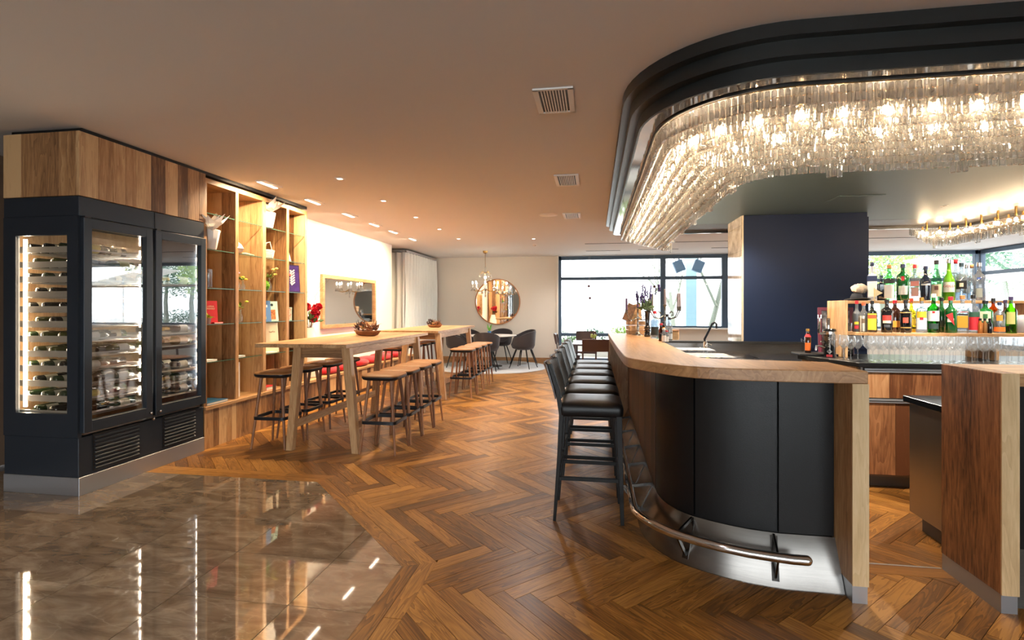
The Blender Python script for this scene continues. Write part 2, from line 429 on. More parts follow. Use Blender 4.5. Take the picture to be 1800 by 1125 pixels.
# ---- stone tiles
TX, TY, g = 0.5975, 0.44, 0.0016
for i in range(-6, 3):
    for j in range(-8, 5):
        x0 = -1.425 + TX*i - (0.0 if i < 1 else 0.0); y0 = 2.21 + TY*j
        if x0 < -5.2 or y0 < 0.2: continue
        q = [(x0+g,y0+g),(x0+TX-g,y0+g),(x0+TX-g,y0+TY-g),(x0+g,y0+TY-g)]
        q = clip(q,1,0,-1.03); q = clip(q,0,1,3.81) if q else q; q = clip(q,1,1,SQ) if q else q
        if len(q) < 3 or parea(q) < 1e-4: continue
        c = (sum(p[0] for p in q)/len(q), sum(p[1] for p in q)/len(q))
        MB().prism([(p[0]-c[0],p[1]-c[1]) for p in q],-0.02,0.0).build('stone_tile', M['stone'], fl, loc=(c[0],c[1],RN.uniform(-2e-4,2e-4)))
struct(MB().bx(-5.2,-1.03,-5.2,0.25,-0.02,0.0).build('floor_stone_rear', M['stone']))
# ---- parquet
def plank_mesh(polys, rnd=None):
    """polys in plank coordinates (u along, v across); uv holds metres"""
    mb = MB(); uvs = []
    for pl, uvof, M2 in polys:
        n = len(pl)
        b0 = len(mb.v)
        P = [M2 @ Vector((p[0],p[1],0)) for p in pl]
        mb.add([(p.x,p.y,0.0) for p in P] + [(p.x,p.y,-0.012) for p in P], [tuple(range(n))] + [((i+1)%n, i, n+i, n+(i+1)%n) for i in range(n)])
        uvs += [(p[0]+uvof, p[1]+uvof*0.37) for p in pl]*2
    me = bpy.data.meshes.new('plank'); me.from_pydata(mb.v, [], mb.f)
    ul = me.uv_layers.new(name='uv')
    for lp in me.loops: ul.data[lp.index].uv = uvs[lp.vertex_index]
    me.materials.append(M['parquet'])
    return me
PW, PN = 0.093, 7; PL = PW*PN; GAP = 0.0012
full = [(-PL/2+GAP,-PW/2+GAP),(PL/2-GAP,-PW/2+GAP),(PL/2-GAP,PW/2-GAP),(-PL/2+GAP,PW/2-GAP)]
bev = 0.0
shared = plank_mesh([(full,0,Matrix())])
cand = []
c45 = math.cos(-PI/4); s45 = math.sin(-PI/4)
def rot45(x, y): return (x*c45 - y*s45, x*s45 + y*c45)
OX, OY = -0.51, 2.43
BW = 0.175
for a in range(-60, 61):
    for k in range(-200, 201):
        bx_ = k*PW + a*PL; by_ = k*PW - a*PL
        for hv in (0, 1):
            if hv == 0: cx, cy = bx_+PL/2, by_+PW/2; ang = -PI/4
            else: cx, cy = bx_+PL+PW/2, by_+PW-PL/2; ang = PI/4
            x, y = rot45(cx, cy); x += OX; y += OY
            if x < -4.4 or x > 8.9 or y < 0.9 or y > 13.5: continue
            cand.append((x, y, ang))
def split_out(pl, X, Y, ang):
    """the pieces of a plank that lie outside the stone and its border, and inside the room"""
    ca, sa = math.cos(ang), math.sin(ang)
    w = [(X+p[0]*ca-p[1]*sa, Y+p[0]*sa+p[1]*ca) for p in pl]
    w = clip(w,-1,0,3.772+0.55); w = clip(w,1,0,8.8) if w else w
    if len(w) < 3: return []
    hs = [(1,0,-1.03+BW),(0,1,3.81+BW),(1,1,SQ+BW*1.414)]
    if not any(inside_stone(p, BW) for p in w) and not inside_stone((X,Y), BW): return [w]
    out = []; rest = w
    for nx,ny,d in hs:
        o = clip(rest,-nx,-ny,-d)
        if len(o) >= 3 and parea(o) > 2e-4: out.append(o)
        rest = clip(rest,nx,ny,d)
        if len(rest) < 3: break
    return out
def tolocal(poly, X, Y, ang):
    ca, sa = math.cos(-ang), math.sin(-ang)
    return [((p[0]-X)*ca-(p[1]-Y)*sa, (p[0]-X)*sa+(p[1]-Y)*ca) for p in poly]
def px_of(x, y):
    zc = -x*sn + y*cs
    return (900 + FPX*(x*cs+y*sn)/zc, zc)
vis = []; 
for c in cand:
    p, zc = px_of(c[0], c[1])
    ok = zc > 1.9 and -120 < p < 1950 and not (c[0] > 0.6 and 3.0 < c[1] and c[0] < 0.35) 
    if c[0] > 0.4 and c[1] > 2.95 and c[0] < 1.15 and c[1] < 6.2: ok = False     # under the bar
    (vis if ok else cand and []).append((c[1]+0.12*abs(c[0]), c)) if ok else None
vis.sort(key=lambda t: t[0])
near = [v[1] for v in vis[:268]]; nearset = set(near)
rest_polys = []; rest_rnd = []
for c in cand:
    x, y, ang = c
    ps = split_out(full, x, y, ang)
    if not ps: continue
    if c in nearset:
        if len(ps) == 1 and abs(parea(ps[0]) - parea(full)) < 1e-6:
            part('plank', shared, fl, (x,y,RN.uniform(-3e-4,3e-4)), (0,0,ang))
        else:
            me = plank_mesh([(tolocal(q,x,y,ang),0,Matrix()) for q in ps])
            part('plank', me, fl, (x,y,RN.uniform(-3e-4,3e-4)), (0,0,ang))
    else:
        for q in ps:
            rest_polys.append((tolocal(q,x,y,ang), RN.uniform(0,90), Matrix.Translation((x,y,0)) @ Matrix.Rotation(ang,4,'Z')))
            rest_rnd += [RN.random()]*(2*len(q))
me = plank_mesh(rest_polys)
ca_ = me.attributes.new('board_random','FLOAT','POINT')
for i, v in enumerate(rest_rnd): ca_.data[i].value = v
o = part('far_parquet', me, fl); o['kind'] = 'stuff'
# two border rows round the stone
def border(p, q, nrm, row, mit0, mit1):
    """planks along p->q, row index counted outwards; mit = slope of the mitre at the ends"""
    p = Vector((p[0],p[1],0)); q = Vector((q[0],q[1],0)); d = (q-p); Lg = d.length; d.normalize(); n = Vector((nrm[0],nrm[1],0)).normalized()
    w = BW/2; v0, v1 = row*w+GAP, (row+1)*w-GAP; ang = math.atan2(d.y,d.x)
    cuts = [0.0]; 
    t = 0.45 if row else 0.8
    while t < Lg-0.25: cuts.append(t); t += 0.9
    cuts.append(Lg)
    for i in range(len(cuts)-1):
        a, b = cuts[i], cuts[i+1]
        a0 = a-mit0*v0 if i == 0 else a+GAP; a1 = a-mit0*v1 if i == 0 else a+GAP
        b0 = b+mit1*v0 if i == len(cuts)-2 else b-GAP; b1 = b+mit1*v1 if i == len(cuts)-2 else b-GAP
        W4 = [p+d*a0+n*v0, p+d*b0+n*v0, p+d*b1+n*v1, p+d*a1+n*v1]
        m_ = p + d*(a+b)/2 + n*(v0+v1)/2
        loc = tolocal([(k.x,k.y) for k in W4], m_.x, m_.y, ang)
        if parea(loc) < 1e-4: continue
        pm = plank_mesh([(loc,0,Matrix())])
        part('plank', pm, fl, (m_.x,m_.y,0.0002), (0,0,ang))
t8 = math.tan(PI/8)
V1 = (SQ-3.81, 3.81); V2 = (-1.03, SQ+1.03)
for r in (0, 1):
    border((-3.9,3.81), V1, (0,1), r, 0, t8)
    border(V1, V2, (1,1), r, t8, t8)
    border(V2, (-1.03,1.5), (1,0), r, t8, 0)

# ---- ceiling: slab with the opening for the bar soffit left whole, the soffit hangs below it
struct(MB().bx(-5.3,9.0,-5.2,13.6,H,H+0.15).build('ceiling', M['ceil']))
# ---- walls
struct(MB().bx(-4.45,-4.30,6.34,10.45,0,H).build('wall_left', M['wallw']))
struct(MB().bx(-5.3,-4.46,-5.2,3.20,0,H).build('wall_left_front', M['walld'])) if False else None
struct(MB().bx(-5.35,-5.2,-5.2,13.6,0,H).build('wall_left_outer', M['walld']))
struct(MB().bx(-5.2,-4.46,3.92,6.34,0,H).build('wall_left_rear', M['walld']))
struct(MB().bx(-5.2,-0.97,13.4,13.6,0,H).build('wall_back', M['wallc']))
struct(MB().bx(-4.3,-0.97,13.38,13.4,0,0.09).build('baseboard_back', M['oak_x']))
struct(MB().bx(-0.97,-0.93,13.3,13.6,0,H).build('trim_1', M['wallc']))
ws = struct(MB().bx(1.66,8.8,13.42,13.6,0,0.88).build('wall_back_sill', M['wallc']))
MB().bx(1.66,8.75,13.22,13.42,0.86,0.90).build('sill', M['white'], ws, bevel=0.004)
struct(MB().bx(8.8,8.98,-5.2,3.0,0,H).build('wall_right', M['wallc']))
struct(MB().bx(8.8,8.98,3.0,13.6,0,0.5).build('wall_right_sill', M['wallc']))
# white wall: recess shadow line at the foot of the mirror
# ---- windows
def window(name, label_, axis, at_, a0, a1, z0, z1, verts, horis, zs=None, t=0.09, d=0.1):
    def bxx(mb, u0, u1, w0, w1, dd=d):
        if axis == 'x': mb.bx(u0,u1,at_-dd/2,at_+dd/2,w0,w1)
        else: mb.bx(at_-dd/2,at_+dd/2,u0,u1,w0,w1)
        return mb
    fr = MB(); bxx(fr,a0,a1,z1-t,z1); bxx(fr,a0,a1,z0,z0+t); bxx(fr,a0,a0+t*0.8,z0,z1); bxx(fr,a1-t*0.8,a1,z0,z1)
    w = struct(fr.build(name, M['frame'], bevel=0.004))
    for v, tw in verts: bxx(MB(), v-tw/2, v+tw/2, z0, z1, d*1.1).build('mullion', M['frame'], w, bevel=0.004)
    for u0, u1, z in horis: bxx(MB(), u0, u1, z-0.04, z+0.04, d*0.9).build('transom', M['frame'], w, bevel=0.004)
    edges = [a0]+[v for v, _ in verts]+[a1]
    for i in range(len(edges)-1):
        bxx(MB(), edges[i]+0.03, edges[i+1]-0.03, z0+0.03, z1-0.03, 0.008).build('pane', M['pane'], w)
    return w
window('window_1','', 'x', 13.5, -0.93, 3.28, 0.0, 2.74, [(1.72,0.13),(3.2,0.12)], [(-0.93,1.72,2.16),(-0.93,1.72,0.70),(1.72,3.2,2.16),(1.72,3.2,0.9)])
window('window_2','', 'x', 13.5, 3.28, 8.8, 0.86, 2.74, [(5.35,0.1)], [(3.28,8.8,2.06)])
window('window_3','', 'y', 8.88, 3.0, 13.5, 0.5, 2.74, [(11.6,0.08),(9.4,0.08),(7.2,0.08),(5.0,0.08)], [(3.0,13.5,2.2)])
window('window_4','', 'x', -5.1, -4.0, 5.0, 0.0, 2.74, [(-2.0,0.08),(0.0,0.08),(2.5,0.08)], [(-4.0,5.0,2.1)])
struct(MB().bx(5.0,8.98,-5.2,-5.0,0,H).build('wall_front_right', M['wallc']))
struct(MB().bx(-5.3,-4.0,-5.2,-5.0,0,H).build('wall_front_left', M['wallc']))

# ---- curtains at the far left corner
def curtain(name, label, pts, fold, amp):
    t = thing(name, label, 'curtain', (pts[0][0],pts[0][1],0), group=None)
    bx0, by0 = pts[0]
    P = []
    L_ = math.hypot(pts[1][0]-bx0, pts[1][1]-by0); dx, dy = (pts[1][0]-bx0)/L_, (pts[1][1]-by0)/L_
    n = int(L_/0.018); ph = RN.uniform(0,6)
    for i in range(n+1):
        s_ = L_*i/n; col = []
        for k in range(9):
            z = 0.02 + (2.66-0.02)*k/8
            a = amp*(1.25-0.5*k/8)*math.sin(s_/fold*2*PI+ph+0.5*math.sin(s_*5+k*0.25)) + 0.012*math.sin(s_*31+k)
            col.append((dx*s_-dy*a, dy*s_+dx*a, z))
        P.append(col)
    MB().grid(P).build('drape', M['curtain'], t, smooth=60)
    MB().bar((0,0,2.69),(dx*L_,dy*L_,2.69),0.03,0.05).build('rail', M['alu'], t)
    return t
curtain('curtain','pale grey sheer curtain hanging straight beside the white wall end','x' and [(-5.15,11.15),(-4.28,11.15)],0.16,0.03) if False else None
curtain('curtain','pale grey floor-length curtain facing the room just beyond the white wall', [(-5.15,11.1),(-4.26,11.1)],0.15,0.03)
curtain('curtain','pale grey floor-length curtain running back to the cream rear wall', [(-4.22,11.1),(-4.22,13.3)],0.19,0.035)

# ================================================================== WOOD BULKHEAD over the wine cabinet (built in)
bh = struct(MB().bx(-4.44,-3.80,3.262,4.49,2.236,2.715).build('wall_left_bulkhead', M['walld']))
def boards(parent, axis, a0, a1, fixed, th, z0, z1, wmin, wmax, mat, name='board', gap=0.0008, sign=1):
    t = a0
    while t < a1-1e-4:
        w = RN.uniform(wmin,wmax)
        if a1-t-w < wmin*0.7: w = a1-t
        pr = RN.uniform(-0.0006,0.0006)
        if axis == 'y':
            MB().bx(-th/2,th/2,-w/2+gap,w/2-gap,-(z1-z0)/2,(z1-z0)/2).build(name, mat, parent, loc=(fixed+pr,t+w/2,(z0+z1)/2), bevel=0.0012)
        else:
            MB().bx(-w/2+gap,w/2-gap,-th/2,th/2,-(z1-z0)/2,(z1-z0)/2).build(name, mat, parent, loc=(t+w/2,fixed+pr,(z0+z1)/2), bevel=0.0012)
        t += w
boards(bh,'y',3.236,4.49,-3.786,0.026,2.236,2.715,0.09,0.17,M['board'])
boards(bh,'x',-4.449,-3.80,3.249,0.026,2.236,2.715,0.10,0.17,M['board'])
struct(MB().bx(-4.43,-3.80,3.28,6.33,2.715,2.75).build('trim_2', M['black']))

# threshold between the two bar sections
th = struct(MB().bx(1.28,1.835,2.97,3.075,-0.004,0.0012).build('trim_7', wood('threshold_oak', FLOORC, 'X', 1.5, 0.34, tone=0.1)))
MB().bx(1.28,1.835,3.075,3.083,-0.004,0.003).build('strip', M['alu'], th)
# ================================================================== WINE CABINET
wc = thing('wine_cabinet', 'tall dark wine display fridge with two glass doors and a glass side ', 'wine fridge', (-3.772,3.236,0))
# local frame: x<0 into the cabinet, y along the doors (0..1.236)
CW, CD, CHT = 1.236, 0.676, 2.232
MB().bx(-CD,0,0,CW,0,0.135).build('plinth', M['kick'], wc, bevel=0.002, label='brushed steel kick plate')
MB().bx(-CD,-0.012,0.006,CW,0.135,0.43).build('base', M['charcoal'], wc, bevel=0.003)
MB().bx(-CD,-0.004,0.002,CW,2.085,CHT).build('top_panel', M['charcoal'], wc, bevel=0.003)
MB().bx(-0.006,0.0,0.664,0.667,2.09,2.23).build('panel_joint', M['black'], wc)
MB().bx(-CD,-CD+0.02,0.02,CW,0.43,2.085).build('back_panel', M['oak_z'], wc)
MB().bx(-CD+0.02,-0.03,CW-0.02,CW,0.43,2.085).build('end_panel', M['charcoal'], wc)
MB().bx(-CD+0.02,-0.03,0.61,0.625,0.43,2.085).build('divider', M['cabglass'], wc)
MB().bx(-CD+0.02,-0.03,0.03,CW,0.44,0.455).build('floor_panel', M['steel'], wc)
# side frame (facing the camera) with its pane
sf = MB(); X0, X1 = -CD, -0.012; zz0, zz1 = 0.43, 2.085; ax0, ax1 = -0.565, -0.105; pz0, pz1 = 0.605, 1.945
sf.bx(X0,ax0,0,0.03,zz0,zz1); sf.bx(ax1,X1,0,0.03,zz0,zz1); sf.bx(ax0,ax1,0,0.03,zz0,pz0); sf.bx(ax0,ax1,0,0.03,pz1,zz1)
sd = sf.build('side_frame', M['charcoal'], wc)
MB().bx(ax0,ax1,0.012,0.018,pz0,pz1).build('pane', M['sideglass'], sd)
# side led tube
MB().bx(-0.553,-0.533,0.045,0.06,0.64,1.925).build('light_strip', M['led'], wc, label='glowing white light tube behind the side glass')
for yy in (0.56, 1.19):
    for k in range(12):
        z = 0.66+k*0.115
        MB().bx(-0.05,-0.042,yy-0.003,yy+0.004,z,z+0.075).build('light_strip', M['led'], wc)
# doors
def cab_door(y0, y1, hinge):
    w = y1-y0; f = 0.062; h0, h1 = 0.465, 2.075
    d = MB(); d.bx(-0.028,0.022,0,f,h0,h1); d.bx(-0.028,0.022,w-f,w,h0,h1); d.bx(-0.028,0.022,f,w-f,h0,h0+0.085); d.bx(-0.028,0.022,f,w-f,h1-0.075,h1)
    dd = d.build('door', M['charcoal'], wc, loc=(0,y0,0), bevel=0.003)
    MB().bx(-0.006,0.002,f-0.005,w-f+0.005,h0+0.08,h1-0.07).build('pane', M['cabglass'], dd)
    hy = w-0.03 if hinge == 'l' else 0.03
    MB().lathe([(0.008,0),(0.011,0.008),(0.011,0.02),(0.0,0.024)],10,(0.02,hy,h0+0.035),M=Matrix.Rotation(PI/2,4,'Y')).build('lock', M['chrome'], dd, smooth=True)
    MB().bx(-0.02,0.018,w*0.02,w*0.1,h1,h1+0.012).build('hinge', M['black'], dd)
    return dd
cab_door(0.018, 0.622, 'l'); cab_door(0.652, 1.232, 'r')
for y0, y1 in ((0.115,0.52),(0.755,1.135)):
    gv = MB().bx(-0.02,-0.008,y0,y1,0.155,0.435).build('vent_grille', M['black'], wc)
    for k in range(9):
        z = 0.172+k*0.0295
        MB().hexa([(-0.008,y0+0.01,z),(0.004,y0+0.01,z-0.006),(0.004,y1-0.01,z-0.006),(-0.008,y1-0.01,z)],[(-0.008,y0+0.01,z+0.013),(0.004,y0+0.01,z+0.004),(0.004,y1-0.01,z+0.004),(-0.008,y1-0.01,z+0.013)]).build('slat', M['charcoal'], gv)
for yy in (0.635,): MB().lathe([(0.008,0),(0.011,0.008),(0.011,0.02),(0.0,0.024)],10,(0.0,yy,0.44),M=Matrix.Rotation(PI/2,4,'Y')).build('lock', M['chrome'], wc, smooth=True)
# racks
RZ = [0.60+0.1135*k for k in range(12)]
rm = MB()
rm.bx(-0.62,-0.055,0.0,0.012,-0.028,0.018)                 # metal band at the side glass
rm.bx(-0.60,-0.055,0.54,0.55,-0.02,0.0)
for i in range(7): rm.bx(-0.585+i*0.082,-0.577+i*0.082,0.012,0.54,-0.034,-0.028)
rm.bx(-0.057,-0.05,0.0,0.55,-0.014,0.002)
rackme = rm.mesh('wire_rack', M['rackmetal'])
for z in RZ: part('wire_rack', rackme, wc, (0,0.05,z))
rm = MB(); rm.bx(-0.60,-0.045,0.0,0.54,-0.010,0.0); rackme2 = rm.mesh('metal_shelf', M['rackmetal'])
for k in (0,1,2,4,5,9): part('metal_shelf', rackme2, wc, (0,0.655,RZ[k]))
# ---- bottles lying in the cabinet
def bottle_mats(): pass
def glassy(name, col, rough=0.08, alpha=None):
    m, nt, b = newmat(name); b.inputs['Base Color'].default_value = lin(col); b.inputs['Roughness'].default_value = rough
    b.inputs['Specular IOR Level'].default_value = 0.8; b.inputs['Coat Weight'].default_value = 0.6; b.inputs['Coat Roughness'].default_value = 0.03
    return m
G = {'dark': glassy('dark_bottle_glass',(16,18,14)), 'green': glassy('green_bottle_glass',(30,52,22)), 'olive': glassy('olive_bottle_glass',(70,72,30)), 'brown': glassy('brown_bottle_glass',(60,30,14))}
LBL = {'cream': pbr('cream_paper_label',(214,204,180),0.7), 'white': pbr('white_paper_label',(228,226,222),0.7), 'yellow': pbr('pale_yellow_label',(206,196,120),0.7), 'grey': pbr('grey_label',(120,124,130),0.6)}
FOIL = {'black': pbr('black_foil',(18,16,18),0.35), 'red': pbr('dark_red_foil',(96,18,26),0.35), 'gold': pbr('gold_foil',(176,140,70),0.3,metal=0.8)}
def arc_label(r, z0, z1, a0, a1, n=10):
    P = [[(r*math.cos(a0+(a1-a0)*i/n), r*math.sin(a0+(a1-a0)*i/n), z) for z in (z0,z1)] for i in range(n+1)]
    return MB().grid(P)
wb_body = MB().lathe([(0.030,0.0),(0.037,0.006),(0.037,0.185),(0.034,0.205),(0.017,0.235),(0.0145,0.245),(0.0145,0.295),(0.0165,0.297),(0.0165,0.305),(0.0,0.306)],14)
wb_foil = MB().lathe([(0.0152,0.244),(0.0152,0.294),(0.0172,0.296),(0.0172,0.306),(0.0,0.3075)],12)
wb_label = arc_label(0.0375,0.055,0.145,-1.4,1.4)
wbm = {}
for g_ in G:
    wbm[g_] = wb_body.mesh('bottle_glass', G[g_], smooth=50)
foilm = {k: wb_foil.mesh('foil_capsule', FOIL[k], smooth=50) for k in FOIL}
lblm = {k: wb_label.mesh('paper_label', LBL[k], smooth=60) for k in LBL}
ORD = ['first','second','third','fourth','fifth','sixth','seventh','eighth','ninth','tenth','eleventh','twelfth','thirteenth','fourteenth','fifteenth','sixteenth']
GN = {'dark':'black','green':'dark green','olive':'olive green','brown':'brown'}
def wine_bottle(label, group, loc, ydir, gl, fo, lb, roll):
    # lies along +-y ; axis z -> +-y
    rot = Matrix.Rotation(-ydir*PI/2,4,'X') @ Matrix.Rotation(roll,4,'Z')
    t = thing('wine_bottle', label, 'wine bottle', loc, group=group); t.rotation_euler = rot.to_euler()
    part('bottle_glass', wbm[gl], t); part('foil_capsule', foilm[fo], t)
    if lb: part('paper_label', lblm[lb], t)
for k in range(12):                         # left compartment
    z = RZ[11-k]
    for i in range(7):
        gl = RN.choice(['dark','dark','green','olive','dark']) if k < 6 else RN.choice(['green','dark','dark','green'])
        if k in (6,7): gl = RN.choice(['green','olive'])
        x = -3.772-0.095-i*0.0765
        front = i == 0
        d = 1 if (i+k) % 2 == 0 else -1
        lb = RN.choice(['cream','white','yellow','white']) if front else (RN.choice([None,'cream']) )
        y0 = 3.236+0.075 if d > 0 else 3.236+0.53
        pos = 'nearest the left door' if front else ('deepest behind the left door' if i == 6 else ORD[i]+' behind the left door')
        wine_bottle('%s wine bottle %s, %s rack from the top' % (GN[gl], pos, ORD[k]), 'wine bottles lying on the wire racks',
                    (x, y0+RN.uniform(-.008,.008), z+0.013), d, gl, RN.choice(['black','black','red','gold']), lb, RN.uniform(-0.5,0.5)-(PI/2 if 0 else 0))
for q, k in enumerate((9,5,4,2,1,0)):       # right compartment
    for i in range(3 if k != 5 else 2):
        gl = 'brown' if k == 5 and i == 0 else RN.choice(['dark','dark','green'])
        d = -1 if i % 2 == 0 else 1
        wine_bottle('%s wine bottle %s behind the right door, %s shelf from the top' % (GN[gl], ['frontmost','second','third'][i], ORD[q]), 'wine bottles lying behind the right door',
                    (-3.772-0.11-i*0.09, 3.236+(1.17 if d < 0 else 0.70), RZ[k]+0.038), d, gl, RN.choice(['black','red','gold']), RN.choice(['cream','white']), RN.uniform(-0.5,0.5))
# two glasses and an open bottle standing in the cabinet
def stem_glass_mesh(h=0.2, r=0.036, n=14):
    prof = [(0.033,0.0),(0.032,0.003),(0.006,0.008),(0.0038,0.02),(0.0038,0.42*h),(0.012,0.47*h),(0.030,0.57*h),(r,0.70*h),(r*0.97,0.82*h),(r*0.82,1.0*h),(r*0.80,1.0*h),(r*0.94,0.82*h),(r*0.96,0.70*h),(0.028,0.585*h),(0.010,0.49*h),(0.0,0.48*h)]
    return MB().lathe(prof, n)
stem_me = stem_glass_mesh().mesh('wine_glass', M['wineglass'], smooth=50)

# ================================================================== SHELF UNIT
sh = thing('shelf_unit', 'tall open oak shelving with glass shelves between the wine fridge and white wall', 'shelving', (-3.80,4.49,0))
SD = 0.46
UPS = [(0.008,0.048),(0.46,0.508),(0.92,0.975),(1.38,1.435),(1.80,1.846)]
for k, (a, b) in enumerate(UPS):
    MB().bx(-0.02,0,a,b,0.42,2.64).build('upright', M['oak_z'], sh, bevel=0.0015)
    w = (SD-0.02)/3
    for j in range(3):
        u = MB().bx(-w/2+0.0006,w/2-0.0006,a-0.0,b+0.0,0.42,2.64).build('board', M['board'], sh, loc=(-0.02-w/2-j*w,0,0))
MB().bx(-SD-0.02,0.0,0.0,1.846,2.64,2.69).build('top_board', M['oak_y'], sh, bevel=0.002)
bays = [(UPS[i][1],UPS[i+1][0]) for i in range(4)]
for a, b in bays:
    n = 3; w = (b-a)/n
    for j in range(n):
        MB().bx(-SD-0.02,-SD,-w/2+0.0006,w/2-0.0006,0.42,2.64).build('back_board', M['board'], sh, loc=(RN.uniform(-5e-4,5e-4),a+w*(j+0.5),0))
GZ = [2.35,1.99,1.60,1.235,0.855]
for bi, (a, b) in enumerate(bays):
    for z in GZ:
        s_ = MB().bx(-SD+0.02,-0.012,a+0.002,b-0.002,z-0.008,z).build('glass_shelf', M['shelfglass'], sh)
        MB().bx(-0.0125,-0.011,a+0.002,b-0.002,z-0.008,z).build('edge', M['glassedge'], s_, label='green front edge of the glass')
        for yy in (a+0.006,b-0.006): pass
lg = MB().bx(-SD-0.05,0.03,0.0,1.846,0.385,0.42).build('ledge', M['oak_y'], sh, bevel=0.003)
boards(sh,'y',0.0,1.846,0.0,0.024,0.0,0.385,0.07,0.13,M['board'],name='base_board')
MB().bx(-SD,-0.014,0.0,1.846,0.0,0.38).build('carcass', M['walld'], sh)

# ---- bench under the white wall
be = thing('wall_bench', 'low oak bench along the foot of the white wall under red cushions', 'bench', (-3.80,6.338,0))
MB().bx(-0.5,0.03,0,4.10,0.385,0.42).build('seat', M['oak_y'], be, bevel=0.003)
boards(be,'y',0.0,4.10,0.0,0.024,0.06,0.385,0.07,0.13,M['board'],name='base_board')
MB().bx(-0.48,-0.014,0,4.10,0.0,0.384).build('carcass', M['walld'], be)
cu_mesh = None
def cushion_mesh(a, b, h, name='cushion'):
    P = []
    for i in range(21):
        th = 2*PI*i/20; row = []
        for j in range(9):
            f = -PI/2 + PI*j/8
            e = 0.55
            sg = lambda v: (abs(v)**e)*(1 if v >= 0 else -1)
            row.append((a*sg(math.cos(th))*math.cos(f)**0.5 if math.cos(f) > 1e-6 else 0, b*sg(math.sin(th))*math.cos(f)**0.5 if math.cos(f) > 1e-6 else 0, h*math.sin(f)))
        P.append(row)
    return MB().grid(P)
cme = cushion_mesh(0.19,0.21,0.062).mesh('cushion', M['red'], smooth=60)
CY = [7.1,7.52,8.12,8.6,9.15,9.7]
CW_ = ['nearest the shelving','second from the shelving','third from the shelving','third from the curtain end','second from the curtain end','nearest the curtain']
for i, y in enumerate(CY):
    o = bpy.data.objects.new('cushion', cme); COL.objects.link(o); o.location = (-3.98,y,0.478); o.rotation_euler = (RN.uniform(-.06,.06),RN.uniform(-.02,.05),RN.uniform(-.3,.3))
    tag(o, 'flat red square cushion on the oak bench, %s' % CW_[i], 'cushion', 'red bench cushions')
# ---- framed mirror on the white wall
mr = thing('wall_mirror', 'rectangular mirror in a pale oak frame hanging on the white wall', 'mirror', (-4.30,8.54,1.50))
fz, fy = 0.435, 1.0
f = MB(); t_ = 0.06
f.bx(0,0.05,-fy,-fy+t_,-fz,fz); f.bx(0,0.05,fy-t_,fy,-fz,fz); f.bx(0,0.05,-fy+t_,fy-t_,fz-t_,fz); f.bx(0,0.05,-fy+t_,fy-t_,-fz,-fz+t_)
f.build('frame', M['oak_y'], mr, bevel=0.002)
MB().bx(0.012,0.02,-fy+t_,fy-t_,-fz+t_,fz-t_).build('glass', M['mirror'], mr)

# ================================================================== HIGH TABLES
def high_table(label, x0, x1, y0, y1, legy0, legy1):
    t = thing('high_table', label, 'bar table', ((x0+x1)/2,y0,0))
    hw = (x1-x0)/2; L_ = y1-y0
    for j in range(4):
        w = 2*hw/4
        MB().bx(-w/2+0.0005,w/2-0.0005,0,L_,1.013,1.05).build('top_board', M['oak_y'], t, loc=(-hw+w*(j+0.5),0,RN.uniform(-3e-4,3e-4)), bevel=0.002)
    la, lb_ = legy0-y0, legy1-y0
    tx, bx_ = 0.245, 0.345; off = 0.20      # the legs stand off-centre, the top reaches over the stools on the bench side
    for sx in (-1,1):
        for yy in (la, lb_):
            q = lambda x, w, z, d: [(off+sx*x-w,yy-d,z),(off+sx*x+w,yy-d,z),(off+sx*x+w,yy+d,z),(off+sx*x-w,yy+d,z)]
            MB().hexa(q(bx_,0.034,0,0.032), q(tx+0.005,0.042,1.012,0.036)).build('leg', M['oak_z'], t, bevel=0.003)
    for sx in (-1,1):
        MB().bx(off+sx*(tx+0.01)-0.014,off+sx*(tx+0.01)+0.014,la+0.03,lb_-0.03,0.935,1.012).build('apron', M['oak_y'], t, bevel=0.002)
        xx = bx_-0.03
        MB().bx(off+sx*xx-0.013,off+sx*xx+0.013,la+0.03,lb_-0.03,0.215,0.29).build('stretcher', M['oak_y'], t, bevel=0.002)
    for yy in (la, lb_): MB().bx(off-tx+0.03,off+tx-0.03,yy-0.016,yy+0.016,0.915,1.012).build('end_apron', M['oak_x'], t, bevel=0.002)
    return t
high_table('long oak high table nearest the wine fridge with a bowl of dried flowers', -3.29,-2.33,4.555,6.98,4.63,6.55)
high_table('farther long oak high table in front of the grey curtain', -3.29,-2.33,7.46,9.85,7.54,9.42)

# ---- stools
def rsq(a, r, n=5):
    out = []
    for cx, cy, s0 in ((a-r,a-r,0),(-(a-r),a-r,PI/2),(-(a-r),-(a-r),PI),(a-r,-(a-r),1.5*PI)):
        for i in range(n+1): out.append((cx+r*math.cos(s0+PI/2*i/n), cy+r*math.sin(s0+PI/2*i/n)))
    return out
def loft(rings):
    mb = MB(); n = len(rings[0])
    vs = [p for r in rings for p in r]; fs = []
    for i in range(len(rings)-1):
        for k in range(n): fs.append((i*n+k,i*n+(k+1)%n,(i+1)*n+(k+1)%n,(i+1)*n+k))
    fs.append(tuple(range(n-1,-1,-1))); fs.append(tuple((len(rings)-1)*n+k for k in range(n)))
    return mb.add(vs, fs)
def ring(a, r, z): return [(x,y,z) for x,y in rsq(a,r)]
st = thing('bar_stool', 'x', 'bar stool')
loft([ring(0.155,0.07,0.703),ring(0.176,0.075,0.712),ring(0.184,0.08,0.730),ring(0.183,0.08,0.738)]).build('seat_shell', M['blackmetal'], st, smooth=50)
loft([ring(0.181,0.08,0.738),ring(0.182,0.08,0.748),ring(0.172,0.075,0.757),ring(0.13,0.06,0.763)]).build('seat_pad', M['brownl'], st, smooth=50)
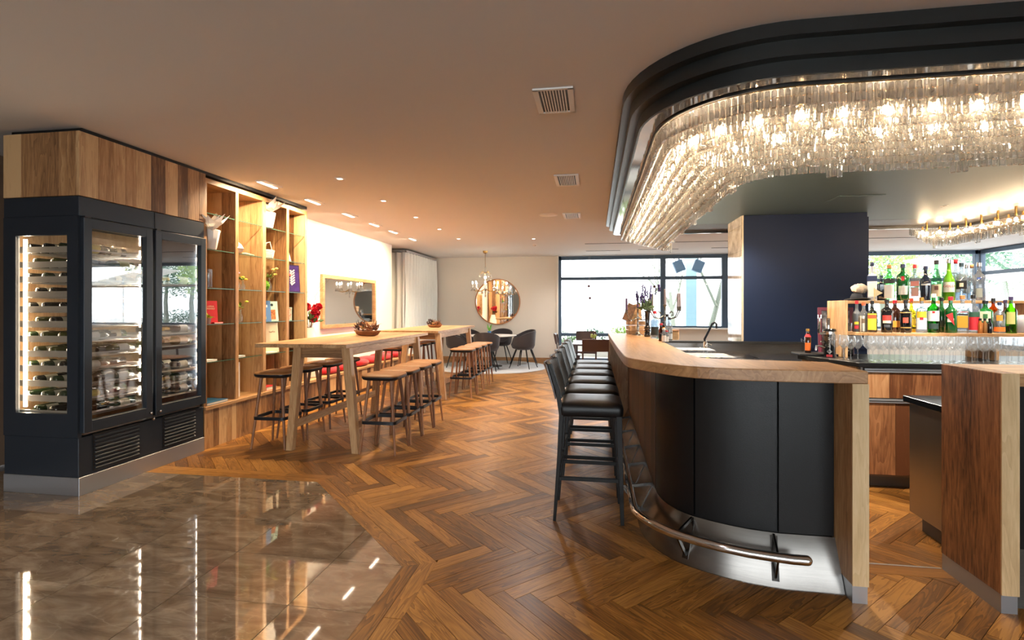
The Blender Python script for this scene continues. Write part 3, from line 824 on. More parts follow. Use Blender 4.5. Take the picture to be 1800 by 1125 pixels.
for sx in (-1,1):
    for sy in (-1,1):
        MB().tube([(sx*0.178,sy*0.178,0.0),(sx*0.150,sy*0.150,0.30),(sx*0.112,sy*0.112,0.705)],[0.0105,0.0145,0.0175],10).build('leg', M['stoolwood'], st, smooth=60)
def fr_ring(a, r, z): return ring(a,r,z)
ro, ri = rsq(0.176,0.05), rsq(0.160,0.04)
fm = MB(); n = len(ro)
for z in (0.288,0.318): fm.v += [(x,y,z) for x,y in ro] + [(x,y,z) for x,y in ri]
for k in range(n):
    k2 = (k+1) % n
    fm.f += [(k,k2,2*n+k2,2*n+k),(n+k,3*n+k,3*n+k2,n+k2),(2*n+k,2*n+k2,3*n+k2,3*n+k),(k,n+k,n+k2,k2)]
fm.build('footrest', M['blackmetal'], st, smooth=50)
SG = 'stools along the high tables'
spots = []
for i, y in enumerate((4.77,5.17,5.57,5.96)): spots.append((-2.035,y,'%s bar stool from the front on the right side of the near high table' % ORD[i]))
for i, y in enumerate((4.78,5.20,5.68,6.13)): spots.append((-3.185,y,'%s bar stool from the front on the shelf side of the near high table' % ORD[i]))
for i, y in enumerate((7.90,8.36,8.82,9.28)): spots.append((-2.06,y,'%s bar stool from the front on the right side of the far high table' % ORD[i]))
for i, y in enumerate((7.93,8.62,9.10,9.55)): spots.append((-3.20,y,'%s bar stool from the front on the bench side of the far high table' % ORD[i]))
for i, (x, y, lb) in enumerate(spots):
    if i == 0: st.location = (x,y,0); st['label'] = lb; st['group'] = SG
    else: dup(st, (x,y,0), RN.uniform(-0.04,0.04), lb, SG)

# ---- bowls with dried arrangement
DRY = [pbr('dried_leaf_brown',(126,76,44),0.8), pbr('dried_leaf_dark',(70,46,38),0.8), pbr('moss_green',(120,140,60),0.8), pbr('white_blossom',(226,214,198),0.8), pbr('dried_leaf_tan',(176,126,84),0.8)]
BOWLW = wood('olive_wood_bowl',[(90,50,30),(150,98,64),(196,150,108)],'Y',2.0,0.5)
def leaf_cluster(mb, c, r, n, size, up=0.3):
    for _ in range(n):
        d = Vector((RN.gauss(0,1),RN.gauss(0,1),abs(RN.gauss(0,1))+up)).normalized(); p = Vector(c)+d*r*RN.uniform(0.3,1.0)
        a = d.orthogonal().normalized(); a.rotate(Matrix.Rotation(RN.uniform(0,6.28),3,d)); b = d.cross(a)
        s = size*RN.uniform(0.6,1.3)
        mb.add([p-a*s*0.35, p+d*s*0.5-b*s*0.2, p+d*s+a*s*0.2, p+d*s*0.5+b*s*0.3, p+a*s*0.3], [(0,1,2,3),(0,3,4)])
def dried_bowl(label, loc, rz, sc):
    t = thing('dried_flower_bowl', label, 'bowl', loc, rz); t.scale = (sc,sc,sc)
    P = []
    for i in range(25):
        a = 2*PI*i/24; row = []
        for z, k in ((0.0,0.55),(0.012,0.78),(0.05,1.0),(0.052,0.93),(0.02,0.70),(0.018,0.01)):
            row.append((0.085*k*math.cos(a), 0.21*k*math.sin(a), z+0.012*abs(math.sin(a))**3*(z > 0.04)))
        P.append(row)
    MB().grid(P).build('bowl', BOWLW, t, smooth=50)
    for i, (c, n, s, r) in enumerate([((0,-0.10,0.05),34,0.05,0.07),((0.0,0.1,0.06),30,0.055,0.08),((0,0.03,0.05),20,0.035,0.05),((0.01,-0.03,0.05),10,0.03,0.05),((0.0,0.0,0.05),30,0.05,0.09)]):
        mb = MB(); leaf_cluster(mb, c, r, n, s)
        mb.build(['dried_leaves','dark_leaves','green_moss','blossoms','tan_leaves'][i], DRY[i if i < 4 else 4], t)
    mb = MB()
    for j in range(7):
        x, y = RN.uniform(-.04,.04), RN.uniform(-.14,.14); mb.ball((x,y,0.075+RN.uniform(0,.02)),0.018,8,6)
    mb.build('seed_pods', DRY[1], t, smooth=True)
    mb = MB()
    for j in range(5):
        y = RN.uniform(-.15,.15); mb.tube([(0,y,0.04),(RN.uniform(-.05,.05),y+RN.uniform(-.08,.02),0.13+RN.uniform(0,.05))],0.003,5)
    mb.build('twigs', DRY[1], t, kind='stuff')
p = at(627,590,z=1.05)
dried_bowl('long wooden bowl of dried flowers on the near high table', (-2.80,6.02,1.0505), rad(62), 1.15)
dried_bowl('smaller wooden bowl of dried twigs on the far high table', (-2.80,8.75,1.0505), rad(60), 0.85)

# ================================================================== THINGS ON THE SHELVES
def book(label, loc, dims, col, rot, title=None, group=None, page=(228,222,208)):
    """dims = (thickness x, width y, height z) standing, base at loc"""
    t = thing('book', label, 'book', loc, group=group); t.rotation_euler = rot
    a, b, c = dims; cm = pbr('book_cover', col, 0.5)
    MB().bx(-a/2,-a/2+0.003,-b/2,b/2,0,c).bx(a/2-0.003,a/2,-b/2,b/2,0,c).bx(-a/2,a/2,-b/2,-b/2+0.003,0,c).build('cover', cm, t)
    MB().bx(-a/2+0.003,a/2-0.003,-b/2+0.003,b/2-0.004,0.003,c-0.003).build('pages', pbr('book_pages', page, 0.8), t)
    return t
FZ = {0:2.35,1:1.99,2:1.60,3:1.235,4:0.855,5:0.42}
SX = -3.83
# white paper flower vases
def paper_flower(label, loc, sc, seed):
    r_ = random.Random(seed); t = thing('flower_vase', label, 'vase', loc); t.scale = (sc,sc,sc)
    MB().lathe([(0.032,0),(0.036,0.005),(0.052,0.09),(0.060,0.14),(0.052,0.143),(0.03,0.02),(0,0.015)],10).build('vase', M['white'], t, smooth=30)
    mb = MB()
    for i in range(15):
        az = r_.uniform(0,2*PI); el = r_.uniform(0.05,1.25); L_ = r_.uniform(0.12,0.19)
        d = Vector((math.cos(az)*math.cos(el),math.sin(az)*math.cos(el),math.sin(el))); o = Vector((0,0,0.13)); s = d.cross(Vector((0,0,1))).normalized(); u = s.cross(d)
        mb.add([o, o+d*L_*0.5+s*0.035+u*0.012, o+d*L_, o+d*L_*0.5-s*0.035+u*0.012, o+d*L_*0.55-u*0.012], [(0,1,4),(1,2,4),(0,4,3),(4,2,3)])
    mb.build('petals', pbr('white_paper_petal',(240,234,226),0.8), t)
    return t
paper_flower('white vase with a large white paper flower in the first shelf bay', (SX+0.0,4.63,1.99), 1.4, 3)
paper_flower('white vase with a tall white paper flower high in the third shelf bay', (SX+0.0,5.56,2.35), 1.3, 5)
# small figures etc.
def bud_vase(label, loc, h, col, nfl, fcol, spread=0.06, fl=0.12, seed=1, vmat=None, fr=0.016):
    r_ = random.Random(seed); t = thing('bud_vase', label, 'vase', loc)
    MB().lathe([(0.022,0),(0.026,0.004),(0.026,h*0.5),(0.011,h*0.68),(0.011,h*0.95),(0.014,h),(0.011,h*0.99),(0.009,h*0.68),(0.022,h*0.48),(0.02,0.01),(0,0.008)],12).build('vase', vmat or M['wineglass'], t, smooth=50)
    st_, fm_ = MB(), MB(); lf = MB()
    for i in range(nfl):
        tip = (r_.uniform(-spread,spread)*0.6, r_.uniform(-spread,spread), h+fl*r_.uniform(0.3,1))
        st_.tube([(0,0,0.02),(0,0,h*0.8),tip],0.0018,5)
        for k in range(7): 
            a = 2*PI*k/7; fm_.ball((tip[0]+fr*0.8*math.cos(a),tip[1]+fr*0.8*math.sin(a),tip[2]),fr*0.6,6,4)
        fm_.ball(tip,fr*0.8,8,5)
    leaf_cluster(lf,(0,0,h),0.03,6,0.05)
    st_.build('stems', DRY[2], t); fm_.build('blossoms', pbr('blossom',fcol,0.7), t, smooth=True); lf.build('leaves', DRY[2], t)
    return t
bud_vase('short glass with yellow blossom on the second bay, upper glass shelf', (SX-0.02,5.13,1.60), 0.10, None, 2, (240,196,70), 0.03, 0.05, 2)
bud_vase('slim glass with lilac blossom against the second upright', (SX-0.02,5.04,1.60), 0.15, None, 2, (214,170,190), 0.03, 0.09, 3)
bud_vase('round glass bottle with yellow-green sprigs on the second bay', (SX-0.02,5.09,1.235), 0.15, None, 4, (206,200,70), 0.08, 0.10, 4)
bud_vase('tall glass bottle with pale yellow blossoms on the third bay', (SX-0.02,5.60,1.60), 0.16, None, 4, (226,220,120), 0.11, 0.12, 5)
bud_vase('small vase with pink blossom on the fourth bay beside the purple picture', (SX-0.02,5.95,1.60), 0.16, None, 2, (226,84,90), 0.03, 0.09, 6, fr=0.024)
t = thing('moss_ball', 'round green moss ball beside the third shelf upright', 'plant', (SX-0.03,5.50,1.60))
mb = MB(); leaf_cluster(mb,(0,0,0.06),0.02,10,0.02)
for i in range(420):
    d = Vector((RN.gauss(0,1),RN.gauss(0,1),RN.gauss(0,1))).normalized(); p_ = Vector((0,0,0.066))+d*0.058; a = d.orthogonal().normalized(); b_ = d.cross(a)
    mb.add([p_-a*0.006,p_+a*0.006,p_+d*0.014+b_*0.005],[(0,1,2)])
mb.build('moss', pbr('bright_moss',(110,160,30),0.9), t); MB().ball((0,0,0.064),0.06,14,9).build('core', pbr('moss_core',(84,128,26),0.9), t, smooth=True)
# glass cylinders first bay
for i, (y, h) in enumerate(((4.575,0.15),(4.615,0.19))):
    o = MB().lathe([(0.02,0),(0.022,0.003),(0.022,h),(0.0195,h),(0.0195,0.008),(0,0.008)],14).build('glass_cylinder', clear('thick_glass',(244,246,248),1.6), loc=(SX,y,1.60), smooth=50)
    tag(o, ['shorter clear glass cylinder next to the first shelf upright','taller clear glass cylinder in the first shelf bay'][i], 'vase', 'clear cylinders')
# shell, driftwood
o = MB().lathe([(0.0,0),(0.05,0.015),(0.075,0.055),(0.05,0.10),(0.02,0.125),(0,0.13)],12).build('conch_shell', pbr('shell_pink',(232,206,184),0.5,var=0.15,scale=20), loc=(SX-0.02,5.03,1.99), smooth=True); o.rotation_euler=(0.0,0.0,0.3)
tag(o,'pale pointed sea shell standing behind the second shelf upright','shell')
t = thing('driftwood', 'flat pale piece of driftwood lying on the second bay upper shelf', 'driftwood', (SX-0.02,5.2,1.99))
MB().tube([(0,-0.09,0.012),(0.01,-0.03,0.014),(0,0.04,0.012),(0.01,0.11,0.01)],[0.006,0.011,0.012,0.005],7).build('stick', pbr('bleached_wood',(208,178,140),0.8,var=0.2), t, smooth=True)
t = thing('rope_basket', 'white woven basket with a handle on the third bay, second glass shelf', 'basket', (SX-0.02,5.58,1.99))
for k in range(6): MB().tube([(0.06*math.cos(a)*(0.7+0.05*k),0.085*math.sin(a)*(0.7+0.05*k),0.012+k*0.016) for a in [2*PI*i/16 for i in range(16)]],0.008,6,closed=True).build('coil', pbr('white_rope',(226,214,206),0.8), t, smooth=True)
MB().tube([(0,-0.07,0.09),(0,-0.04,0.18),(0,0.03,0.2),(0,0.075,0.09)],0.006,6).build('handle', pbr('rope_handle',(214,196,184),0.8), t, smooth=True)
# triangular ornament fourth bay
o = MB().lathe([(0.045,0),(0.03,0.06),(0.008,0.15),(0,0.17)],8).build('cone_ornament', pbr('pale_cone',(226,206,190),0.7), loc=(SX-0.02,5.97,1.99)); tag(o,'small pale cone ornament high in the fourth shelf bay','ornament')
# purple framed picture
t = thing('framed_picture', 'purple picture with a white feather pattern leaning in the fourth bay', 'picture', (SX-0.06,6.13,1.602)); t.rotation_euler = (0,rad(-4),rad(-18))
MB().bx(-0.012,0.0,-0.13,0.13,0,0.36).build('frame', pbr('dark_purple_frame',(48,30,70),0.5), t, bevel=0.002)
MB().bx(0.0,0.002,-0.115,0.115,0.015,0.345).build('print', pbr('violet_print',(62,34,110),0.5,var=0.35,scale=14), t)
mb = MB()
def strip(mb, pts, w, x):
    for i in range(len(pts)-1):
        a, b = Vector(pts[i]), Vector(pts[i+1]); d = (b-a).normalized(); nrm = Vector((-d.y,d.x))*w
        mb.add([(x,a.x-nrm.x,a.y-nrm.y),(x,b.x-nrm.x,b.y-nrm.y),(x,b.x+nrm.x,b.y+nrm.y),(x,a.x+nrm.x,a.y+nrm.y)],[(0,1,2,3)])
for k in range(6):
    z = 0.10+k*0.032; strip(mb,[(0.0,z),(0.05,z+0.035)],0.008,0.0026); strip(mb,[(0.0,z),(-0.02,z+0.03)],0.007,0.0026)
strip(mb,[(-0.07,0.05),(-0.045,0.06)],0.008,0.0026); strip(mb,[(-0.06,0.09),(-0.055,0.25)],0.007,0.0026); strip(mb,[(0.0,0.09),(0.0,0.29)],0.004,0.0026)
mb.build('feather_motif', pbr('white_motif',(236,226,220),0.6), t)
# books
M['ink'] = pbr('pale_ink',(236,206,170),0.6)
b1 = book('red hardcover book standing upright in the first shelf bay', (SX-0.05,4.67,1.236), (0.025,0.15,0.235), (196,30,40), (0,rad(-6),rad(-30)))
text('title','THE GLORIA\nCOOKBOOK',0.022,M['ink'],b1,(0.0132,0.0,0.165),(PI/2,0,PI/2)) if False else text('title','ALLERIA\nTEMARIO',0.024,M['ink'],b1,(0.0132,0.0,0.165),(PI/2,0,PI/2))
t = thing('potted_succulent', 'small grey pot with yellow-green leaves before the red book', 'plant', (SX+0.005,4.575,1.236))
MB().lathe([(0.025,0),(0.034,0.06),(0.03,0.06),(0.022,0.02),(0,0.02)],12).build('pot', pbr('grey_glass_pot',(150,120,116),0.2), t, smooth=50)
mb = MB(); leaf_cluster(mb,(0,0,0.06),0.03,20,0.04); mb.build('leaves', pbr('lime_leaf',(176,190,40),0.6), t)
b2 = book('red-and-white flat book lying in front of the red hardcover', (SX-0.02,4.72,1.237), (0.016,0.13,0.19), (214,60,56), (0,-PI/2,0))
b2.location = (SX+0.01,4.74,1.236); b2.rotation_euler = (rad(90),0,rad(90)); b2.location.z = 1.236+0.065
b2.rotation_euler = (0,rad(-90),0); b2.location = (SX+0.0,4.74,1.236+0.008)
b3 = book('tall blue booklet with a white flower standing against the third upright', (SX-0.03,5.555,1.236), (0.012,0.12,0.25), (78,118,168), (0,rad(-8),rad(-30)))
b4 = book('pale mint cookbook with a food picture standing in the third bay', (SX-0.08,5.72,1.236), (0.015,0.19,0.245), (168,200,190), (0,rad(-8),rad(-26)))
MB().bx(0.0077,0.0085,-0.06,0.06,0.02,0.14).build('food_photo', pbr('food_print',(190,110,60),0.6,var=0.8,scale=60), b4)
MB().lathe([(0.017,0),(0.017,0.0006),(0.011,0.0006),(0.011,0)],16,(0.0079,0.02,0.20),M=Matrix.Rotation(PI/2,4,'Y')).build('emblem', pbr('dark_print',(50,60,64),0.6), b4)
MB().bx(0.0062,0.0068,-0.05,0.02,0.17,0.2).build('flower_print', pbr('white_print',(230,230,236),0.6), b3); MB().bx(0.0062,0.0068,-0.04,0.0,0.03,0.06).build('lemon_print', pbr('lemon_print',(226,206,80),0.6), b3)
b5 = book('small colourful card box standing in the fourth bay', (SX-0.04,5.99,1.236), (0.03,0.13,0.17), (150,196,180), (0,0,rad(-12)))
MB().bx(0.0152,0.016,-0.055,0.055,0.01,0.16).build('pattern_print', pbr('flower_pattern',(206,150,130),0.6,var=0.9,scale=40), b5)
b6 = book('white poster card with a light wood print on the third bay below the cookbook', (SX-0.09,5.69,0.856), (0.01,0.26,0.36), (224,206,180), (0,rad(-5),rad(-26)))
text('title','herbs',0.035,DRY[0],b6,(0.0056,0.05,0.25),(PI/2,0,PI/2))
b7 = book('large teal book lying flat on the oak ledge beside the wine fridge', (SX+0.0,4.66,0.421+0.0125), (0.025,0.30,0.24), (36,84,116), (0,rad(-90),0))
b7.location = (SX+0.02,4.70,0.421+0.0125)
b8 = book('thin white magazine lying on the lowest glass shelf in the first bay', (SX+0.0,4.62,0.856+0.008), (0.016,0.2,0.2), (226,222,216), (0,rad(-90),0))
b9 = book('pale folded brochure on the lowest glass shelf of the second bay', (SX+0.0,5.08,0.856+0.009), (0.018,0.14,0.2), (210,206,200), (0,rad(-90),0))
b10 = book('white-edged red book lying on the ledge of the third bay', (SX+0.01,5.60,0.421+0.02), (0.04,0.2,0.22), (176,40,44), (0,rad(-90),0))
b11 = book('white tall slim book standing on the ledge in the second bay', (SX-0.06,5.06,0.42), (0.03,0.1,0.38), (226,220,214), (0,0,rad(-6)))
b12 = book('thin cream booklet lying on the lowest glass shelf of the third bay', (SX+0.0,5.62,0.856+0.006), (0.012,0.22,0.2), (230,224,204), (0,rad(-90),0))
# ---- big vase with peonies
t = thing('peony_vase', 'tall tapering white vase of red peonies on the bench beside the shelving', 'vase', (-4.00,6.70,0.421))
MB().lathe([(0.12,0),(0.135,0.01),(0.150,0.16),(0.128,0.50),(0.085,0.66),(0.078,0.70),(0.066,0.70),(0.07,0.5),(0.0,0.3)],24).build('vase', pbr('matt_white_ceramic',(238,232,226),0.6), t, smooth=50)
stm, lf, fl_ = MB(), MB(), MB()
def peony(mb, c, r, r_):
    for k in range(26):
        d = Vector((r_.gauss(0,1),r_.gauss(0,1),r_.gauss(0.3,1))).normalized(); a = d.orthogonal().normalized(); a.rotate(Matrix.Rotation(r_.uniform(0,6.28),3,d)); b = d.cross(a); p_ = Vector(c)+d*r*0.55; s = r*0.62
        mb.add([p_-d*r*0.2, p_+a*s-b*s*0.3, p_+a*s*0.6+d*s*0.5+b*s*0.5, p_+d*s*0.6-a*s*0.5+b*s*0.4, p_-a*s-b*s*0.3],[(0,1,2),(0,2,3),(0,3,4)])
    mb.ball(c, r*0.6, 10, 6)
rr_ = random.Random(4)
for c in ((0.10,-0.02,0.93),(0.03,0.12,0.97),(0.06,0.10,0.90),(0.12,0.06,0.99),(-0.05,-0.06,0.95),(0.10,-0.02,0.82),(0.05,-0.12,0.99)):
    stm.tube([(0,0,0.55),(c[0]*0.5,c[1]*0.5,0.78),c],0.004,5); peony(fl_, c, 0.062, rr_)
leaf_cluster(lf,(0.05,0.0,0.76),0.10,26,0.08)
for k in range(9): stm.tube([(0,0,0.65),(RN.uniform(-.1,.15),RN.uniform(-.2,.2),1.0),(RN.uniform(-.1,.2),RN.uniform(-.35,.55),1.35+RN.uniform(0,.2))],[0.003,0.002,0.001],4)
stm.build('stems', pbr('stem_brown',(120,96,70),0.8), t); fl_.build('blossoms', pbr('crimson_petal',(190,16,44),0.6), t); lf.build('leaves', pbr('dark_leaf',(60,84,40),0.7), t)
# ================================================================== BAR COUNTER
def arc(cx, cy, r, a0, a1, n): return [(cx+r*math.cos(a0+(a1-a0)*i/n), cy+r*math.sin(a0+(a1-a0)*i/n)) for i in range(n+1)]
def smoothpath(pts, rnd=2):
    for _ in range(rnd):
        out = [pts[0]]
        for i in range(len(pts)-1):
            a, b = pts[i], pts[i+1]
            out += [(a[0]*0.75+b[0]*0.25,a[1]*0.75+b[1]*0.25),(a[0]*0.25+b[0]*0.75,a[1]*0.25+b[1]*0.75)]
        out.append(pts[-1]); pts = out
    return pts
def offset(pts, d):
    out = []
    for i in range(len(pts)):
        a = pts[max(i-1,0)]; b = pts[min(i+1,len(pts)-1)]
        dx, dy = b[0]-a[0], b[1]-a[1]; L_ = math.hypot(dx,dy) or 1
        out.append((pts[i][0]-dy/L_*d, pts[i][1]+dx/L_*d))
    return out
YE = 6.15
topo = [(0.16,YE),(0.165,5.0),(0.172,4.0),(0.180,3.45)] + smoothpath([(0.180,3.45),(0.186,3.24),(0.206,3.13),(0.27,3.01),(0.345,2.89),(0.415,2.80),(0.49,2.735),(0.60,2.69),(0.72,2.668),(1.0,2.652)],1)[1:] + [(1.275,2.650)]
topi = [(1.275,3.08),(1.1,3.105),(0.83,3.16)] + smoothpath([(0.83,3.16),(0.66,3.18),(0.615,3.26),(0.605,3.45)],2)[1:] + [(0.60,4.8),(0.60,YE)]
bar = thing('bar_counter', 'curved bar counter with a thick oak top, black leather front and steel kick plate', 'bar', (0.7,3.4,0))
bx_, by_ = 0.7, 3.4
loc_ = lambda P: [(p[0]-bx_,p[1]-by_) for p in P]
MB().prism(loc_(topo+topi),1.04,1.10).build('bar_top', M['top_y'], bar, bevel=0.004, label='thick oak bar top with a rounded corner')
# end post (waterfall side)
MB().bx(1.204-bx_,1.275-bx_,2.650-by_,3.08-by_,0.085,1.04).build('end_post', M['rusticO'], bar, bevel=0.003, label='rustic oak end slab')
MB().bx(1.204-bx_,1.275-bx_,2.644-by_,2.651-by_,0.085,1.04).build('front_edge', M['pale_z'], bar, label='pale oak front edge of the end slab')
MB().bx(1.207-bx_,1.273-bx_,2.653-by_,3.077-by_,0,0.085).build('post_foot', M['kick'], bar, label='grey metal foot of the end slab')
MB().bx(0.17-bx_,0.60-bx_,YE-0.06-by_,YE-by_,0.0,1.04).build('far_end_post', M['oak_z'], bar, bevel=0.003)
# body outline (vertical skin) from the far end, round the corner, to the post
body = [(0.385,YE-0.06),(0.385,4.3)] + smoothpath([(0.385,4.3),(0.385,3.45),(0.392,3.25),(0.46,3.075),(0.55,2.975),(0.76,2.866),(0.945,2.828)],1)[1:] + [(1.204,2.825)]
ZB = 0.235
inner = offset(body, 0.03)
MB().prism(loc_(inner + [(1.204,3.0),(0.75,3.1),(0.56,3.35),(0.56,YE-0.06)]),0.02,1.04).build('core', M['black'], bar)
def path_len(P):
    s_ = [0.0]
    for i in range(1,len(P)): s_.append(s_[-1]+math.hypot(P[i][0]-P[i-1][0],P[i][1]-P[i-1][1]))
    return s_
def sub_path(P, a, b, step=0.05):
    S_ = path_len(P); n = max(2,int((b-a)/step)); out = []
    for i in range(n+1):
        t = a+(b-a)*i/n; k = 0
        while k < len(S_)-2 and S_[k+1] < t: k += 1
        u = (t-S_[k])/((S_[k+1]-S_[k]) or 1)
        out.append((P[k][0]+(P[k+1][0]-P[k][0])*u, P[k][1]+(P[k+1][1]-P[k][1])*u))
    return out
S_ = path_len(body); tot = S_[-1]
def s_of(px, z, y0):        # arc length of the point of the body seen at pixel column px
    best = min((abs(px_of(*p)[0]-px), i) for i, p in enumerate(sub_path(body,0,tot,0.01)))
    return best[1]*tot/len(sub_path(body,0,tot,0.01))
sA, sB = s_of(1222,0,0), s_of(1370,0,0)
sC = next(S_[i] for i,p in enumerate(body) if p[1] < 3.42)
def panel(a, b, mat, name, th=0.022, puff=0.006, nz=6):
    P = sub_path(body, a+0.002, b-0.002); mb = MB(); G_ = []
    for i, p in enumerate(P):
        e = min(1.0, min(i, len(P)-1-i)/1.0)
        row = []
        for k in range(nz+1):
            z = ZB+0.005+(1.038-ZB-0.005)*k/nz
            row.append((p,z,e))
        G_.append(row)
    O = offset(P, -0.0); I_ = offset(P, th)
    outer = [[(O[i][0]-bx_,O[i][1]-by_,r[1]) for r in row] for i,row in enumerate(G_)]
    innr = [[(I_[i][0]-bx_,I_[i][1]-by_,r[1]) for r in row] for i,row in enumerate(G_)]
    nU, nV = len(P), nz+1
    mb.grid(outer); n0 = len(mb.v); mb.grid([list(r) for r in innr])
    for i in range(nU-1):
        mb.f += [(i*nV,(i+1)*nV,n0+(i+1)*nV,n0+i*nV),(i*nV+nV-1,n0+i*nV+nV-1,n0+(i+1)*nV+nV-1,(i+1)*nV+nV-1)]
    for k in range(nV-1):
        mb.f += [(k,n0+k,n0+k+1,k+1),((nU-1)*nV+k,(nU-1)*nV+k+1,n0+(nU-1)*nV+k+1,n0+(nU-1)*nV+k)]
    mb.build(name, mat, bar, smooth=50, bevel=0.004 if False else 0)
for a, b in ((sC, (sC+sA)/2-0.22) , ((sC+sA)/2-0.22, sA), (sA,sB), (sB,tot)):
    panel(a+0.003,b-0.003,M['leather'],'leather_panel')
nb = 22
for i in range(nb): panel(sC*i/nb+0.0005, sC*(i+1)/nb-0.0005, M['walnut'], 'front_board', nz=1)
# flared steel kick plate
K = sub_path(body, 0, tot, 0.05); Ko = offset(K,-0.105); Ko[-1] = (1.204, 2.718)
rows = [[(Ko[i][0]-bx_,Ko[i][1]-by_,0.0),(Ko[i][0]-bx_+0.0,Ko[i][1]-by_,0.006),(K[i][0]-bx_,K[i][1]-by_,ZB)] for i in range(len(K))]
MB().grid(rows).build('kick_plate', M['steel'], bar, smooth=60, label='flared brushed steel kick plate')
# foot rail with brackets
Rp = offset(sub_path(body, 0.25, tot-0.20, 0.05), -0.195)
Rp = [(max(p[0],0.235),p[1]) for p in Rp]
rail = [(p[0]-bx_,p[1]-by_,0.195) for p in Rp]
rl = MB().tube(rail,0.024,14); 
e = Vector(rail[-1]); d = (Vector(rail[-1])-Vector(rail[-2])).normalized()
rl.tube([e, e+d*0.008, e+d*0.016, e+d*0.022],[0.024,0.022,0.015,0.004],14)
rl.build('foot_rail', M['chrome'], bar, smooth=60, label='polished chrome foot rail')
def bracket(s_pos):
    p = sub_path(body, s_pos, s_pos+0.02, 0.02); a, b = p[0], p[1]
    dx, dy = b[0]-a[0], b[1]-a[1]; L_ = math.hypot(dx,dy); n = (dy/L_,-dx/L_)      # outward
    at_z = lambda z, o: (a[0]+n[0]*(o+0.105*(1-z/ZB))-bx_, a[1]+n[1]*(o+0.105*(1-z/ZB))-by_, z)
    br = MB()
    r_ = (a[0]+n[0]*0.195-bx_, a[1]+n[1]*0.195-by_, 0.195)
    t_ = Vector((dx/L_,dy/L_,0))
    br.bar(at_z(0.225,0.004), r_, 0.010, 0.018); br.bar(at_z(0.05,0.004), r_, 0.010, 0.018)
    br.bar(at_z(0.225,0.003), at_z(0.03,0.003), 0.034, 0.005, up=(n[0],n[1],0.3))
    o = br.build('rail_bracket', M['darkchrome'], bar)
    mb = MB()
    for z in (0.215,0.045): mb.ball(at_z(z,0.007),0.005,8,5)
    mb.build('screw', M['steel'], o)
sR2, sR1 = s_of(1357,0,0)+0.02, s_of(1215,0,0)+0.02
for s_p in (sR2, sR1, sR1-0.58, sR1-1.05, sR1-1.55, sR1-2.1, sR1-2.7): bracket(s_p)

# ---- second bar section on the right edge of the picture
b2 = thing('bar_counter', 'second bar section at the right edge with a rustic wood end slab and black panel', 'bar', (1.85,2.67,0))
MB().bx(-0.013,0.058,0.0,0.41,0.085,1.10).build('end_post', M['rustic'], b2, bevel=0.003, label='dark-veined wood end slab')
MB().bx(-0.013,0.058,-0.006,0.001,0.085,1.10).build('front_edge', M['pale_z'], b2, label='pale oak front edge of the end slab')
MB().bx(-0.010,0.056,0.003,0.407,0,0.085).build('post_foot', M['kick'], b2, label='grey metal foot of the end slab')
MB().bx(0.0585,1.9,-0.0,0.41,1.04,1.10).build('bar_top', M['oak_x'], b2, bevel=0.003)
MB().bx(0.0585,1.9,0.16,0.185,0.235,1.038).build('leather_panel', M['leather'], b2)
MB().hexa([(0.0585,0.06,0),(1.9,0.06,0),(1.9,0.165,0.235),(0.0585,0.165,0.235)],[(0.0585,0.075,0),(1.9,0.075,0),(1.9,0.18,0.235),(0.0585,0.18,0.235)]).build('kick_plate', M['steel'], b2)

# ================================================================== BAR CHAIRS
bc = thing('bar_chair', 'x', 'bar chair')        # faces +x ; local origin under the seat centre
hw = 0.205
for sy in (-1,1):
    y = sy*(hw-0.02)
    MB().tube([(-0.225,y,0),(-0.195,y,0.40),(-0.180,y,0.70),(-0.205,y,0.86),(-0.262,y,1.03)],[0.014,0.019,0.021,0.019,0.013],4).build('rear_leg', M['darkwood'], bc, bevel=0.002)
    MB().hexa([(0.200,y-0.013,0),(0.224,y-0.013,0),(0.224,y+0.013,0),(0.200,y+0.013,0)],[(0.172,y-0.019,0.70),(0.210,y-0.019,0.70),(0.210,y+0.019,0.70),(0.172,y+0.019,0.70)]).build('front_leg', M['darkwood'], bc, bevel=0.002)
    MB().bx(-0.195,0.205,y-0.009,y+0.009,0.27,0.295).build('side_stretcher', M['darkwood'], bc, bevel=0.002)
for (x, z, w) in ((0.205,0.335,0.012),(-0.195,0.36,0.009)):
    MB().bx(x-w,x+w,-hw+0.03,hw-0.03,z-0.014,z+0.014).build('cross_stretcher', M['darkwood'], bc, bevel=0.002)
MB().bx(0.198,0.222,-hw+0.03,hw-0.03,0.3495,0.353).build('foot_strip', M['steel'], bc, label='metal strip on the front stretcher')
loft([[(x*1.0+0.015,y,z) for x,y,z in ring(a,0.03,zz)] for a,zz in ((0.198,0.69),(0.207,0.70),(0.209,0.745),(0.200,0.768),(0.165,0.782),(0.10,0.787))] if False else
     [[(x+0.012,y*0.99,z) for x,y,z in ring(a,0.035,zz)] for a,zz in ((0.198,0.69),(0.207,0.70),(0.209,0.745),(0.201,0.768),(0.168,0.782),(0.10,0.787))]).build('seat', M['leather'], bc, smooth=50, label='padded black leather seat')
